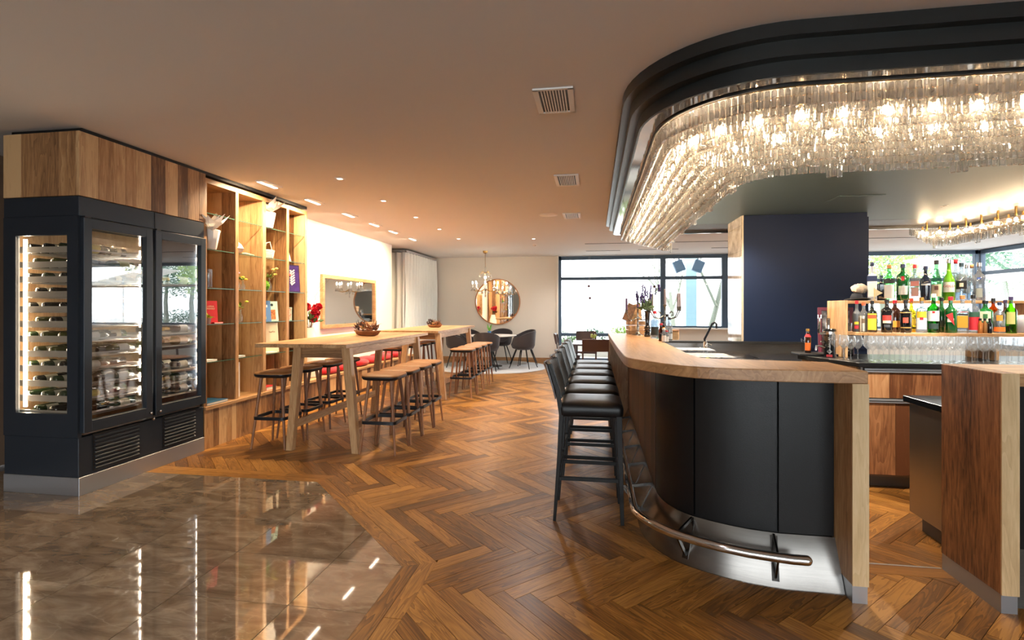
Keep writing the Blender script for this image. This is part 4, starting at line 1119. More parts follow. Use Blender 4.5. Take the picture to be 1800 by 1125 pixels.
# backrest: curved pad between the posts
P = []
for k in range(8):
    z = 0.80+0.225*k/7; x0 = -0.196-0.062*(max(0,(z-0.80))/0.23)**1.1
    P.append([(x0-0.035*(1-(y/hw)**2)*(0.3+0.7*k/7),y,z) for y in [(-hw+0.012)+(2*hw-0.024)*j/8 for j in range(9)]])
MB().grid(P).build('backrest_pad', M['leather'], bc, smooth=60, solid=0.022)
P2 = [[(p[0]-0.024,p[1],p[2]) for p in row] for row in P]
MB().grid(P2).build('backrest_shell', M['chairwood'], bc, smooth=60, solid=0.010)
for i, y in enumerate((3.555,4.04,4.54,5.03,5.52,5.98)):
    lb = 'black leather bar chair along the bar, %s from the camera' % ORD[i] if i else 'black leather bar chair standing nearest the camera at the bar'
    if i == 0: bc.location = (-0.035,y,0); bc['label'] = lb; bc['group'] = 'bar chairs in a row'
    else: dup(bc, (-0.035,y,0), RN.uniform(-0.02,0.02), lb, 'bar chairs in a row')

# ================================================================== SOFFIT over the bar
SX0, SX1, SY0, SY1 = 0.18, 5.30, 2.58, 8.30
def rr(d, n=14, r=0.78):
    r0 = max(r-d*0.55,0.12); x0, x1, y0, y1 = SX0+d, SX1-d, SY0+d, SY1-d; rb = 0.12
    P = arc(x0+r0,y0+r0,r0,PI,1.5*PI,n) + arc(x1-r0,y0+r0,r0,1.5*PI,2*PI,n) + arc(x1-rb,y1-rb,rb,0,PI/2,4) + arc(x0+rb,y1-rb,rb,PI/2,PI,4)
    return P
def band(mb, Pa, za, Pb, zb):
    n = len(Pa); k0 = len(mb.v); mb.v += [(x,y,za) for x,y in Pa] + [(x,y,zb) for x,y in Pb]
    for i in range(n): mb.f.append((k0+i,k0+(i+1)%n,k0+n+(i+1)%n,k0+n+i))
sof = thing('bar_canopy', 'dark stepped canopy hanging under the ceiling above the bar', 'ceiling canopy', (0,0,0))
lv = [(0.0,2.75,2.683),(0.048,2.683,2.607),(0.10,2.607,2.535)]
for i, (d, za, zb) in enumerate(lv):
    mb = MB(); Pd = rr(d); nx_ = rr(lv[i+1][0]) if i < 2 else rr(0.112)
    band(mb, Pd, za, Pd, zb); band(mb, Pd, zb, nx_, zb)
    mb.build('step', M['soffit'], sof, smooth=30)
mb = MB(); band(mb, rr(0.112), 2.5345, rr(0.205), 2.5345); mb.build('polished_band', pbr('dark_polished_metal',(150,140,130),0.06,metal=1.0), sof, label='mirror-polished metal band above the crystals')
mb = MB(); band(mb, rr(0.2), 2.545, rr(0.2), 2.526); band(mb, rr(0.2), 2.526, rr(0.212), 2.526); band(mb, rr(0.212), 2.526, rr(0.212), 2.56); mb.build('rim', M['black'], sof)
mb = MB(); band(mb, rr(0.213), 2.5585, rr(0.87), 2.5585); mb.build('reflector_plate', pbr('dark_reflector',(64,60,56),0.45), sof, label='dark plate above the crystals')
mb = MB(); ip = rr(0.21); mb.v = [(x,y,2.56) for x,y in ip]; mb.f = [tuple(range(len(ip)))]; mb.build('inner_ceiling', M['dceil'], sof, label='dark grey inner ceiling of the canopy')
hp = at(1502,349,z=2.555)
MB().bx(hp.x-0.22,hp.x+0.22,hp.y-0.16,hp.y+0.16,2.553,2.557).bx(hp.x-0.2,hp.x+0.2,hp.y-0.14,hp.y+0.14,2.551,2.554).build('access_hatch', M['dceil'], sof, bevel=0.001)
for q in ((1660,362),(1655,363),(1665,361)):
    p_ = at(*q, z=2.556); MB().lathe([(0.012,2.552),(0.012,2.557)],10,(p_.x,p_.y,0)).build('ceiling_led', M['white'], sof)

# ---- crystal chandelier ring
ch = thing('crystal_chandelier', 'wide ring of hanging cut crystal prisms glowing under the dark canopy', 'chandelier', (0,0,0))
cw, cd_, cl = 0.0128, 0.0105, 0.092
def crystal_mesh(w, d, L_, nm='crystal_prism'):
    mb = MB(); b = w*0.62
    r = lambda z, s: [(-w*s,-d*0.35*s,z),(-b*s,-d*s,z),(b*s,-d*s,z),(w*s,-d*0.35*s,z),(w*s,d*0.35*s,z),(b*s,d*s,z),(-b*s,d*s,z),(-w*s,d*0.35*s,z)]
    rg = [r(0,0.6),r(-0.007,1.0),r(-L_+0.004,1.0),r(-L_,0.82)]
    m_ = loft(rg); return m_
cm_me = crystal_mesh(cw,cd_,cl).mesh('crystal_prism', M['crystal'])
cl_me = crystal_mesh(cw,cd_,cl*1.25).mesh('crystal_prism', M['crystal'])
tmpl = crystal_mesh(cw,cd_,cl)
def ring_path(d):
    P = rr(d, 14); return P+[P[0]]
def visible(x, y):
    p, zc = px_of(x, y); return zc > 0.8 and 1040 < p < 2500
rows_ = []
NR = 10
singles = []
for k in range(NR):
    d = 0.225+0.0585*k; zt = 2.525-0.0245*k
    P = ring_path(d); S2 = path_len(P); L2 = S2[-1]
    n = int(L2/0.0315)
    pts = sub_path(P, 0, L2, L2/n)
    vis_rail = []
    for i in range(len(pts)-1):
        x, y = pts[i]
        if not visible(x, y): continue
        if y > SY1-0.9 and x > 1.1 and x < SX1-0.9: continue          # no crystals along the far side
        ang = math.atan2(pts[i+1][1]-y, pts[i+1][0]-x)
        rows_.append((math.hypot(x,y), x, y, zt, ang, k, i))
    # rail of the row
    vr = [(p[0],p[1],zt+0.004) for p in pts if visible(*p) and (p[1] < SY1-0.9 or p[0] < 1.1)]
    seg = []
    for p in vr:
        if seg and (Vector(p)-Vector(seg[-1])).length > 0.3:
            if len(seg) > 2: MB().tube(seg,0.0028,5).build('hanging_rail', M['gold'], ch)
            seg = []
        seg.append(p)
    if len(seg) > 2: MB().tube(seg,0.0028,5).build('hanging_rail', M['gold'], ch)
rows_.sort()
stuff = MB()
for j, (dd, x, y, zt, ang, k, i) in enumerate(rows_):
    long_ = (k == NR-1 and (i//3) % 7 == 0)
    if j < 296:
        o = part('crystal_prism', cl_me if long_ else cm_me, ch, (x,y,zt-RN.uniform(0,0.004)), (RN.uniform(-.06,.06),RN.uniform(-.03,.03),ang+RN.uniform(-.8,.8)))
    else:
        n0 = len(stuff.v); stuff.add(tmpl.v, tmpl.f)
        stuff.xf(Matrix.Translation((x,y,zt-RN.uniform(0,0.004))) @ Matrix.Rotation(ang+RN.uniform(-.8,.8),4,'Z') @ Matrix.Rotation(RN.uniform(-.06,.06),4,'X') @ Matrix.Diagonal((1,1,1.3 if long_ else 1,1)), n0)
stuff.build('crystal_prisms', M['crystal'], ch, kind='stuff')
# bulbs between the rows
bme = MB().ball((0,0,0),0.016,10,7,1.4).mesh('bulb', M['bulb'], smooth=True)
hme = MB().lathe([(0.012,0.022),(0.012,0.075),(0.004,0.075)],8).mesh('bulb_holder', M['gold'], smooth=50)
P = ring_path(0.40); L2 = path_len(P)[-1]
for x, y in sub_path(P, 0, L2, 0.21)[:-1]:
    if not visible(x,y) or (y > SY1-0.9 and 1.1 < x < SX1-0.9): continue
    part('bulb_holder', hme, ch, (x,y,2.445)); part('bulb', bme, ch, (x,y,2.445))
P = ring_path(0.615); L2 = path_len(P)[-1]  # second, lower bulb ring, added to make the inner crystal rows sparkle
for x, y in sub_path(P, 0, L2, 0.26)[:-1]:
    if not visible(x,y) or (y > SY1-0.9 and 1.1 < x < SX1-0.9): continue
    part('bulb_holder', hme, ch, (x,y,2.395), scale=(1,1,2)); part('bulb', bme, ch, (x,y,2.395))

# ---- ceiling: vents, lights, detectors
def vent(label, cx, cy, w, h):
    t = thing('ceiling_vent', label, 'vent', (cx,cy,2.75), group='square ceiling vents')
    b = 0.035
    f = MB(); f.bx(-w/2,w/2,-h/2,-h/2+b*0.6,-0.012,0); f.bx(-w/2,w/2,h/2-b*0.6,h/2,-0.012,0); f.bx(-w/2,-w/2+b,-h/2,h/2,-0.012,0); f.bx(w/2-b,w/2,-h/2,h/2,-0.012,0)
    f.build('frame', M['white'], t, bevel=0.002)
    MB().bx(-w/2+b,w/2-b,-h/2+0.02,h/2-0.02,-0.002,0).build('backing', M['black'], t)
    n = 10; iw = w-2*b
    for i in range(1, n):
        x = -iw/2+iw*i/n
        MB().bx(x-0.004,x+0.004,-h/2+0.02,h/2-0.02,-0.011,-0.002).build('slat', M['white'], t)
vent('largest square white ceiling vent, the one nearest the camera', -0.255,3.335,0.25,0.40)
vent('middle white ceiling vent of the three in a line', -0.285,5.43,0.25,0.46)
vent('farthest white ceiling vent, beside the round ceiling speaker', -0.325,7.54,0.25,0.47)
for i, y in enumerate(WASH_Y):
    t = thing('wall_washer', 'small white recessed wall washer light, %s from the wine fridge along the shelving' % ORD[i], 'ceiling light', (-3.50,y,2.75), group='wall washer lights')
    MB().bx(-0.055,0.055,-0.16,0.16,-0.012,0).build('trim', M['white'], t, bevel=0.002)
    MB().bx(-0.04,0.0,-0.15,0.15,-0.016,-0.011).build('lens', M['lens'], t)
for i, y in enumerate(DOWN_Y):
    t = thing('downlight', 'tiny square white downlight above the high tables, %s from the camera' % ORD[i], 'ceiling light', (-2.62,y,2.75), group='tiny downlights')
    MB().bx(-0.04,0.04,-0.04,0.04,-0.008,0).build('trim', M['white'], t, bevel=0.002); MB().bx(-0.022,0.022,-0.022,0.022,-0.010,-0.007).build('lens', M['lens'], t)
p_ = at(940,430,z=2.744); t = thing('smoke_detector', 'small white dome detector on the ceiling near the round mirror', 'detector', (p_.x,p_.y,2.75)); MB().lathe([(0,-0.05),(0.03,-0.045),(0.045,-0.02),(0.055,0)],16).build('dome', M['white'], t, smooth=50); MB().ball((0.02,-0.03,-0.03),0.008,8,5).build('sensor', M['black'], t)
p_ = at(964,378,z=2.744); t = thing('ceiling_speaker', 'flat round white speaker disc in the ceiling beside the farthest vent', 'speaker', (p_.x,p_.y,2.75)); MB().lathe([(0,-0.014),(0.11,-0.014),(0.13,-0.008),(0.135,0)],24).build('cover', M['white'], t, smooth=50)
p_ = at(938,420,z=2.744); t = thing('spot_lamp', 'single bright ceiling spot near the dome detector', 'ceiling light', (p_.x,p_.y,2.75)); MB().lathe([(0.03,-0.006),(0.045,0)],14).build('trim', M['white'], t); MB().lathe([(0,-0.010),(0.025,-0.010),(0.025,-0.004)],14).build('lens', M['lens'], t)
# ================================================================== BACK BAR
SLATE = pbr('black_slate_counter',(24,25,27),0.3)
bb = thing('back_bar', 'back bar cabinet with a black counter, wooden drawers and aluminium grip rails', 'bar cabinet', (2.0,4.36,0))
cz = 0.975
ox, oy = 2.0, 4.36
def L(pts): return [(p[0]-ox,p[1]-oy) for p in pts]
cpoly = [(2.02,4.33),(6.0,4.33),(6.0,5.15),(1.93,5.15),(1.80,4.95)]
MB().prism(L(cpoly),cz-0.034,cz).build('counter', SLATE, bb, bevel=0.002, label='thin black counter with a slanted left end')
MB().prism(L([(2.05,4.385),(6.0,4.385),(6.0,5.1),(2.0,5.1),(1.87,4.93)]),0.09,cz-0.034).build('carcass', M['walld'], bb)
MB().prism(L([(2.10,4.44),(6.0,4.44),(6.0,5.0),(2.10,5.0)]),0.0,0.09).build('toe_kick', pbr('grey_toe_kick',(92,84,76),0.5), bb)
# slanted wooden end
a, b = Vector((2.03,4.37)), Vector((1.84,4.93)); d = (b-a); n_ = 3
for i in range(n_):
    p, q = a+d*(i/n_), a+d*((i+1)/n_); nn = Vector((d.y,-d.x)).normalized()*-0.012
    MB().prism(L([p,q,q+nn,p+nn]),0.09,cz-0.036).build('end_board', M['board'], bb)
def front(x0, x1, z0, z1, name):
    f = MB().bx(x0-ox,x1-ox,4.362-oy,4.385-oy,z0,z1).build(name, M['walld'], bb)
    t = x0; 
    while t < x1-1e-3:
        w = min(RN.uniform(0.12,0.24), x1-t)
        if x1-t-w < 0.08: w = x1-t
        MB().bx(-w/2+0.0005,w/2-0.0005,-0.009,0.009,-(z1-z0)/2,(z1-z0)/2).build('board', M['rusticL'], f, loc=(t+w/2-ox,4.354-oy,(z0+z1)/2), bevel=0.001)
        t += w
    g_ = MB().hexa([(x0-ox,4.336-oy,z1+0.004),(x1-ox,4.336-oy,z1+0.004),(x1-ox,4.37-oy,z1+0.004),(x0-ox,4.37-oy,z1+0.004)],[(x0-ox,4.342-oy,z1+0.034),(x1-ox,4.342-oy,z1+0.034),(x1-ox,4.37-oy,z1+0.034),(x0-ox,4.37-oy,z1+0.034)]).build('grip_rail', M['alu'], f)
    MB().bx(x0-ox,x1-ox,4.335-oy,4.345-oy,z1+0.016,z1+0.020).build('groove', M['blackmetal'], f)
M['rusticL'] = wood('rustic_amber_board',[(104,62,36),(172,118,76),(206,158,112)],'Z',0.8,0.45,tone=0.45,ring=0.5)
xs = [2.06,2.63,3.2,3.8,4.4,5.0,5.6,6.0]
for i in range(len(xs)-1):
    front(xs[i]+0.002,xs[i+1]-0.002,0.705,0.90,'drawer'); front(xs[i]+0.002,xs[i+1]-0.002,0.115,0.665,'door')
MB().bx(2.035-ox,2.05-ox,4.345-oy,4.385-oy,0.09,cz-0.036).build('end_trim', M['alu'], bb)

# ---- bottle shelves standing on the counter
bs = thing('bottle_shelf', 'two-tier oak bottle shelf standing on the black back counter', 'shelf', (2.0,4.60,cz))
oy2 = 4.60
spol = [(2.12,4.76),(2.26,4.62),(5.9,4.62),(5.9,5.08),(2.12,5.08)]
LS = lambda P: [(p[0]-2.0,p[1]-oy2) for p in P]
zl, zu = 1.195-cz, 1.462-cz
MB().prism(LS(spol),zl-0.026,zl).build('lower_shelf', M['oak_x'], bs, bevel=0.002)
MB().prism(LS([(2.12,4.90),(3.62,4.90),(3.62,5.08),(2.12,5.08)]),zu-0.026,zu).build('upper_shelf', M['oak_x'], bs, bevel=0.002)
MB().bx(0.10,0.122,0.14,0.48,0,zu).build('side_panel', M['oak_z'], bs, bevel=0.002)
MB().bx(1.60,1.622,0.31,0.48,zl,zu-0.026).build('support_panel', M['oak_z'], bs)
for x in (1.2,2.4,3.6): MB().bx(x,x+0.02,0.10,0.45,0,zl-0.026).build('support_panel', M['oak_z'], bs)

# ---- stemware: rows on the counter
def NTH(i): return (ORD+['seventeenth','eighteenth','nineteenth','twentieth','twenty-first','twenty-second','twenty-third','twenty-fourth','twenty-fifth'])[i]
gcount = 0
rowy = [4.40,4.475,4.55]; RWN = ['front row','middle row','rear row']
for r, y in enumerate(rowy):
    x = 2.10+0.037*(r % 2)+0.03*(3-r)*0.3 - (0.0 if r else -0.02)
    i = 0
    while x < 3.45:
        p_, zc = px_of(x, y)
        if p_ < 1815:
            o = bpy.data.objects.new('wine_glass', stem_me); COL.objects.link(o); o.location = (x,y+RN.uniform(-.004,.004),cz+0.0005); o.rotation_euler = (0,0,RN.uniform(0,6))
            tag(o, 'stemmed wine glass under the bottle shelf, %s from left, %s' % (NTH(i), RWN[r]), 'wine glass', 'wine glasses in rows on the back counter')
            gcount += 1
        x += 0.0765; i += 1
# a short row at the left end, between counter edge and shelf side
for k, (x, y) in enumerate(((2.035,4.50),(2.02,4.58),(2.05,4.65),(1.995,4.66))):
    o = bpy.data.objects.new('wine_glass', stem_me); COL.objects.link(o); o.location = (x,y,cz+0.0005)
    tag(o, 'clear stemmed wine glass beside the oak side panel of the bottle shelf, the %s one' % ['frontmost','second','third','leftmost'][k], 'wine glass', 'wine glasses left of the bottle shelf')

# ---- spirit bottles
def liq(name, col, tr=0.0, rough=0.06):
    m, nt, b = newmat(name); b.inputs['Base Color'].default_value = lin(col); b.inputs['Roughness'].default_value = rough
    b.inputs['Specular IOR Level'].default_value = 0.7; b.inputs['Coat Weight'].default_value = 0.5; b.inputs['Coat Roughness'].default_value = 0.02
    return m
CLR = clear('clear_bottle_glass',(196,206,214),1.9, milky=0.14)
GRN = clear('green_clear_glass',(60,150,60),1.6); GRN2 = clear('lime_clear_glass',(120,190,30),1.6); PGR = clear('pale_green_glass',(170,220,180),1.6)
BRN = clear('brown_clear_glass',(150,84,30),1.6); YEL = clear('golden_spirit_glass',(236,200,90),1.6)
DRK = G['dark']; NVY = glassy('navy_bottle_glass',(20,26,44)); BLK = glassy('black_bottle_glass',(12,12,14)); DGR = glassy('deep_green_bottle',(14,84,34)); BRO = glassy('dark_brown_bottle',(46,22,12))
CAPS = {'red': pbr('red_cap',(196,30,44),0.4), 'black': pbr('black_cap',(16,16,18),0.4), 'cork': pbr('cork',(176,124,76),0.8), 'navy': pbr('navy_cap',(40,48,80),0.4), 'silver': pbr('silver_cap',(190,192,196),0.25,metal=1), 'green': pbr('green_cap',(40,110,60),0.4), 'gold': pbr('gold_cap',(196,150,70),0.3,metal=0.8), 'white': M['white'], 'orange': pbr('orange_cap',(226,84,50),0.4), 'purple': pbr('purple_cap',(60,44,84),0.4), 'teal': pbr('teal_cap',(40,60,70),0.4)}
def lm(c): 
    k = 'L%d_%d_%d' % c
    if k not in LBLC: LBLC[k] = pbr('label_paper', c, 0.6)
    return LBLC[k]
LBLC = {}
def spirit(label, x, y, z, r, h, shape, glass, cap, labs, txt=None, rz=0.0, group=None):
    """shape: profile style; labs: list of (z0,z1,half angle,colour)"""
    t = thing('spirit_bottle', label, 'bottle', (x,y,z), 0.0, group)
    face = math.atan2(-y, -x) + rz                      # the label looks towards the guests
    t.rotation_euler = (0,0,face)
    rn = r*0.32 if r > 0.03 else 0.012
    hs = {'round':(0.60,0.72,0.80),'tall':(0.55,0.68,0.78),'square':(0.64,0.69,0.75),'slope':(0.42,0.66,0.80),'squat':(0.66,0.76,0.82),'flare':(0.6,0.72,0.80)}[shape]
    if shape == 'flare':
        prof = [(r*0.8,0),(r*0.82,0.006),(r*1.0,h*0.45),(r*0.98,h*0.58),(rn*1.3,h*0.70),(rn,h*0.78),(rn,h*0.9)]
    else:
        prof = [(r*0.9,0),(r,0.006),(r,h*hs[0]),(r*0.86,h*(hs[0]*0.6+hs[1]*0.4)),(rn*1.25,h*hs[1]),(rn,h*hs[2]),(rn,h*0.9)]
    n = 18
    if shape == 'square':
        ringz = []
        for rr_i, zz in prof:
            k = rr_i; ringz.append([(px_,py_,zz) for px_,py_ in rsq(k*0.93, k*0.35, 3)])
        body_ = loft(ringz)
    else: body_ = MB().lathe(prof, n)
    body_.build('bottle_glass', glass, t, smooth=45)
    MB().lathe([(rn*1.08,h*0.895),(rn*1.22,h*0.90),(rn*1.22,h*0.992),(rn*1.0,h),(0,h)],12).build('cap', CAPS[cap], t, smooth=45)
    for li, (z0,z1,ha,c) in enumerate(labs):
        if shape == 'square':
            MB().bx(r*0.93,r*0.945+0.0006*li,-r*ha,r*ha,h*z0,h*z1).build('label', lm(c), t)
        else:
            # follow the profile
            def rad_at(zz):
                for i in range(len(prof)-1):
                    if prof[i][1] <= zz <= prof[i+1][1]:
                        u = (zz-prof[i][1])/((prof[i+1][1]-prof[i][1]) or 1); return prof[i][0]+(prof[i+1][0]-prof[i][0])*u
                return r
            P_ = [[((rad_at(h*(z0+(z1-z0)*k/4))+0.0008+0.0006*li)*math.cos(-ha+2*ha*i/10),(rad_at(h*(z0+(z1-z0)*k/4))+0.0008+0.0006*li)*math.sin(-ha+2*ha*i/10),h*(z0+(z1-z0)*k/4)) for k in range(5)] for i in range(11)]
            MB().grid(P_).build('label', lm(c), t, smooth=60)
    if txt:
        for (s_, zz, size, c) in txt: text('lettering', s_, size, lm(c), t, (r+0.0022 if shape != 'square' else r*0.95, 0, h*zz), (PI/2,0,PI/2))
    return t
def sx_at(px, y): return at(px, 500, y=y).x
zL, zU = cz+zl+0.0005, cz+zu+0.0005
CR = (222,208,184); WH = (232,228,222); OR = (224,140,40); YE_ = (236,190,50); RD = (190,34,44); PK = (226,140,130); BK = (18,18,20)
# lower tier  (px of the centre, y, r, h, ...)
YF, YB = 4.69, 4.80
spirit('matt charcoal bottle with a red cap at the left end of the lower shelf', sx_at(1506,4.80),4.80,zL,0.034,0.265,'tall',pbr('charcoal_bottle',(66,70,74),0.5),'red',[(0.1,0.2,0.5,RD),(0.24,0.32,0.5,YE_)])
t = spirit('bottle with an orange cap wearing a beige paper bag, second on the lower shelf', sx_at(1518,4.76),4.76,zL,0.036,0.25,'round',CLR,'orange',[(0.02,0.55,3.1,CR),(0.3,0.45,0.4,(110,90,70))])
spirit('black bottle with a tall yellow and orange label on the lower shelf', sx_at(1533,YF),YF,zL,0.036,0.262,'round',DRK,'black',[(0.08,0.60,0.95,YE_),(0.44,0.56,0.9,(214,80,40))],[('KAHLUA',0.40,0.016,RD)] if False else None)
spirit('black cream liqueur bottle with an oval cream and red label', sx_at(1559,YF),YF,zL,0.041,0.275,'squat',BLK,'black',[(0.36,0.52,0.8,(186,60,50)),(0.28,0.36,0.7,CR),(0.16,0.24,0.5,(70,74,80))])
spirit('dark brown bottle with an amber label, half hidden behind the cream liqueur', sx_at(1573,YB),YB,zL,0.040,0.27,'squat',BRO,'red',[(0.15,0.35,0.9,OR)])
spirit('black bottle with thin gold lines and a round red seal', sx_at(1592,YF),YF,zL,0.040,0.27,'round',BLK,'black',[(0.60,0.62,1.2,(176,140,70)),(0.30,0.46,0.45,(200,80,60)),(0.14,0.17,1.0,(176,140,70))])
spirit('golden bottle with an orange cap behind the black gold-lined bottle', sx_at(1602,YB),YB,zL,0.036,0.285,'tall',YEL,'orange',[(0.2,0.4,0.8,YE_)])
spirit('clear rum bottle with a yellow and white label and gold cap', sx_at(1620,YF),YF,zL,0.039,0.29,'round',CLR,'gold',[(0.10,0.60,0.95,WH),(0.42,0.60,0.9,YE_),(0.36,0.44,0.3,RD)],[('3',0.5,0.026,BK)] if False else None)
spirit('green glass bottle with a broad white label and white neck', sx_at(1641,YF),YF,zL,0.042,0.32,'round',GRN,'white',[(0.30,0.56,1.0,WH),(0.50,0.55,0.2,RD),(0.10,0.24,0.8,(40,60,56))],[('Gin di Monte',0.45,0.012,BK)] if False else None)
spirit('dark green bottle with a black cap between the white-label and red-triangle bottles', sx_at(1655,YB),YB,zL,0.036,0.29,'round',DGR,'black',[(0.15,0.35,0.7,(90,100,80))])
t = spirit('emerald bottle with a red cap and a red triangle label', sx_at(1671,YF),YF,zL,0.043,0.295,'round',DGR,'red',[(0.30,0.40,0.5,WH)])
MB().add([(0.0448,-0.03,0.145),(0.0448,0.012,0.165),(0.0448,0.025,0.06)],[(0,1,2)]).build('triangle_label', lm((214,50,50)), t)
t = spirit('clear square bottle with a gold label under red letters', sx_at(1692,YF),YF,zL,0.043,0.305,'square',CLR,'cork',[(0.14,0.46,0.75,(206,150,40))])
text('lettering','AVERNA',0.017,lm(RD),t,(0.0425,0,0.305*0.56),(PI/2,0,PI/2)); MB().bx(0.0405,0.0412,-0.03,0.03,0.305*0.47,0.305*0.51).build('label_band', lm(BK), t)
spirit('clear bottle with a large red label and black cap', sx_at(1711,YF),YF,zL,0.041,0.31,'round',CLR,'black',[(0.08,0.42,1.1,RD),(0.42,0.55,1.0,(40,80,60))],[('RAMAZZOTTI',0.34,0.009,WH)] if False else None)
spirit('squat green herbal liqueur bottle with a pale emblem label', sx_at(1732,YB-0.02),YB-0.02,zL,0.050,0.265,'squat',DGR,'black',[(0.36,0.66,0.75,(196,200,170)),(0.44,0.58,0.28,(40,100,50))])
spirit('brown decanter bottle with a dark stopper right of the squat green one', sx_at(1746,YB),YB,zL,0.037,0.285,'squat',BRN,'black',[(0.12,0.4,0.6,(90,50,30))])
spirit('clear bottle with an orange disc label and flame-orange base label', sx_at(1757,YF),YF,zL,0.037,0.25,'round',CLR,'navy',[(0.06,0.20,1.1,(232,110,30)),(0.40,0.58,0.5,(240,140,40))])
spirit('tall lime-green bottle with a purple neck and gold label at the right end', sx_at(1777,YF),YF,zL,0.038,0.295,'round',GRN2,'purple',[(0.25,0.58,0.7,(176,170,100))])
spirit('small dark bottle with a pale cap in the back row at the right', sx_at(1767,YB+0.06),YB+0.06,zL,0.033,0.27,'tall',BRO,'purple',[(0.2,0.4,0.8,CR)])
for i, (px_, c, mt, lb) in enumerate(((1723,'copper',pbr('copper_cup',(196,120,60),0.3,metal=0.7),'amber bitters bottle before the squat green bottle'),(1731,'brass',pbr('brass_cup',(150,100,50),0.35,metal=0.6),'brown bitters bottle in front of the squat green bottle'),(1740,'black',BLK,'small black bitters bottle in front of the brown decanter'))):
    t = thing('bitters_bottle', lb, 'bottle', (sx_at(px_,4.645),4.645,zL)); MB().lathe([(0.014,0),(0.016,0.004),(0.016,0.075),(0.008,0.092),(0.007,0.105)],12).build('bottle_glass', mt, t, smooth=45); MB().lathe([(0.009,0.102),(0.009,0.12),(0,0.121)],10).build('cap', CAPS['black'], t)
o = MB().lathe([(0.0,0),(0.06,0.002),(0.075,0.05),(0.07,0.10),(0.04,0.14),(0.0,0.15)],18).build('stoneware_jar', pbr('grey_jar',(120,118,122),0.5), loc=(sx_at(1797,4.80),4.80,zL), smooth=45); tag(o, 'rounded grey jar at the far right end of the lower shelf', 'jar')
# upper tier
YU = 4.97
spirit('white-labelled blue-shouldered gin bottle beside the hat', sx_at(1533,YU),YU,zU,0.038,0.34,'square',glassy('blue_white_bottle',(190,196,204)),'navy',[(0.50,0.64,0.98,(34,50,90)),(0.1,0.45,0.8,WH)])
spirit('plain navy bottle right of the white gin bottle on the upper shelf', sx_at(1549,YU+0.04),YU+0.04,zU,0.036,0.225,'square',NVY,'teal',[])
spirit('green gin bottle with a white label and black collar on the upper shelf', sx_at(1563,YU),YU,zU,0.042,0.315,'round',PGR,'cork',[(0.06,0.44,1.0,WH),(0.48,0.60,1.2,BK)])
spirit('bright green bottle with a red wax seal on the upper shelf', sx_at(1587,YU),YU,zU,0.046,0.32,'squat',DGR,'navy',[(0.16,0.40,0.75,WH),(0.54,0.66,0.22,RD)])
spirit('clear square gin bottle with a red cap and pink print', sx_at(1608,YU),YU,zU,0.037,0.315,'square',CLR,'red',[(0.40,0.54,0.8,PK),(0.12,0.36,0.7,(196,150,140))])
spirit('navy hourglass-shaped bottle with a white word band', sx_at(1627,YU),YU,zU,0.042,0.30,'flare',NVY,'navy',[(0.44,0.49,0.8,WH)])
spirit('pale green bottle with a cream label and dark stopper on the upper shelf', sx_at(1646,YU),YU,zU,0.043,0.35,'slope',PGR,'black',[(0.10,0.40,0.9,(206,190,160)),(0.26,0.36,0.3,(110,70,60))])
t = spirit('tall vivid green bottle with a steel pourer and white red-lettered label', sx_at(1668,YU),YU,zU,0.044,0.36,'slope',liq('vivid_green_bottle',(88,150,20)),'silver',[(0.20,0.44,1.0,WH)])
text('lettering','GOLD',0.028,lm(RD),t,(0.0475,0,0.36*0.34),(PI/2,0,PI/2))
spirit('clear bottle with a red cap standing behind the vivid green bottle', sx_at(1680,YU+0.06),YU+0.06,zU,0.037,0.36,'round',CLR,'red',[(0.2,0.4,0.8,WH)])
spirit('clear bottle with a square black label on the upper shelf', sx_at(1690,YU),YU,zU,0.043,0.325,'round',CLR,'teal',[(0.30,0.52,0.95,BK),(0.36,0.46,0.3,CR)])
spirit('slim clear bottle with a silver cap behind the black-label bottle', sx_at(1699,YU+0.06),YU+0.06,zU,0.030,0.315,'tall',CLR,'silver',[(0.2,0.4,0.8,WH)])
spirit('slim clear bottle with a cork stopper near the upper shelf end', sx_at(1708,YU),YU,zU,0.033,0.31,'tall',CLR,'cork',[])
spirit('large clear bottle with blue specks at the right end of the upper shelf', sx_at(1721,YU),YU,zU,0.045,0.325,'round',CLR,'silver',[(0.08,0.32,0.5,(150,156,150)),(0.56,0.60,0.25,(60,90,170))])
# hat, stone, pennant on top of the left end
t = thing('bowler_hat', 'black hat with an upturned brim lying on top of the bottle shelf', 'hat', (sx_at(1508,5.0),5.0,zU+0.001))
hm = [[(0.11*k*math.cos(a),0.085*k*math.sin(a)*1.0, 0.006+0.028*(abs(math.sin(a))**2)*(k-0.5)*1.4+(0 if k > 0.6 else 0.0)) for k in (0.5,0.75,1.0)] for a in [2*PI*i/24 for i in range(25)]]
MB().grid(hm).build('brim', pbr('black_felt',(12,14,20),0.8), t, smooth=60, solid=0.006)
MB().lathe([(0.056,0.004),(0.058,0.03),(0.045,0.062),(0.0,0.072)],20).build('crown', pbr('navy_felt',(16,20,32),0.8), t, smooth=60)
cs_ = MB().ball((0,0,0.045),0.062,14,9,0.75)
cs_.v = [(p[0]*(1+0.16*math.sin(9*p[1]*16+p[2]*70)),p[1]*(1+0.14*math.sin(p[0]*130+1)),p[2]+0.006*math.sin(p[0]*110+p[1]*90)) for p in cs_.v]
o = cs_.build('coral_stone', pbr('pale_stone',(206,190,168),0.9,var=0.25,bump=0.8,scale=40), loc=(sx_at(1515,4.955),5.0,zU+0.064), smooth=True); o.scale = (1.0,0.8,0.95); tag(o, 'pale rough coral stone resting on the black hat', 'stone')
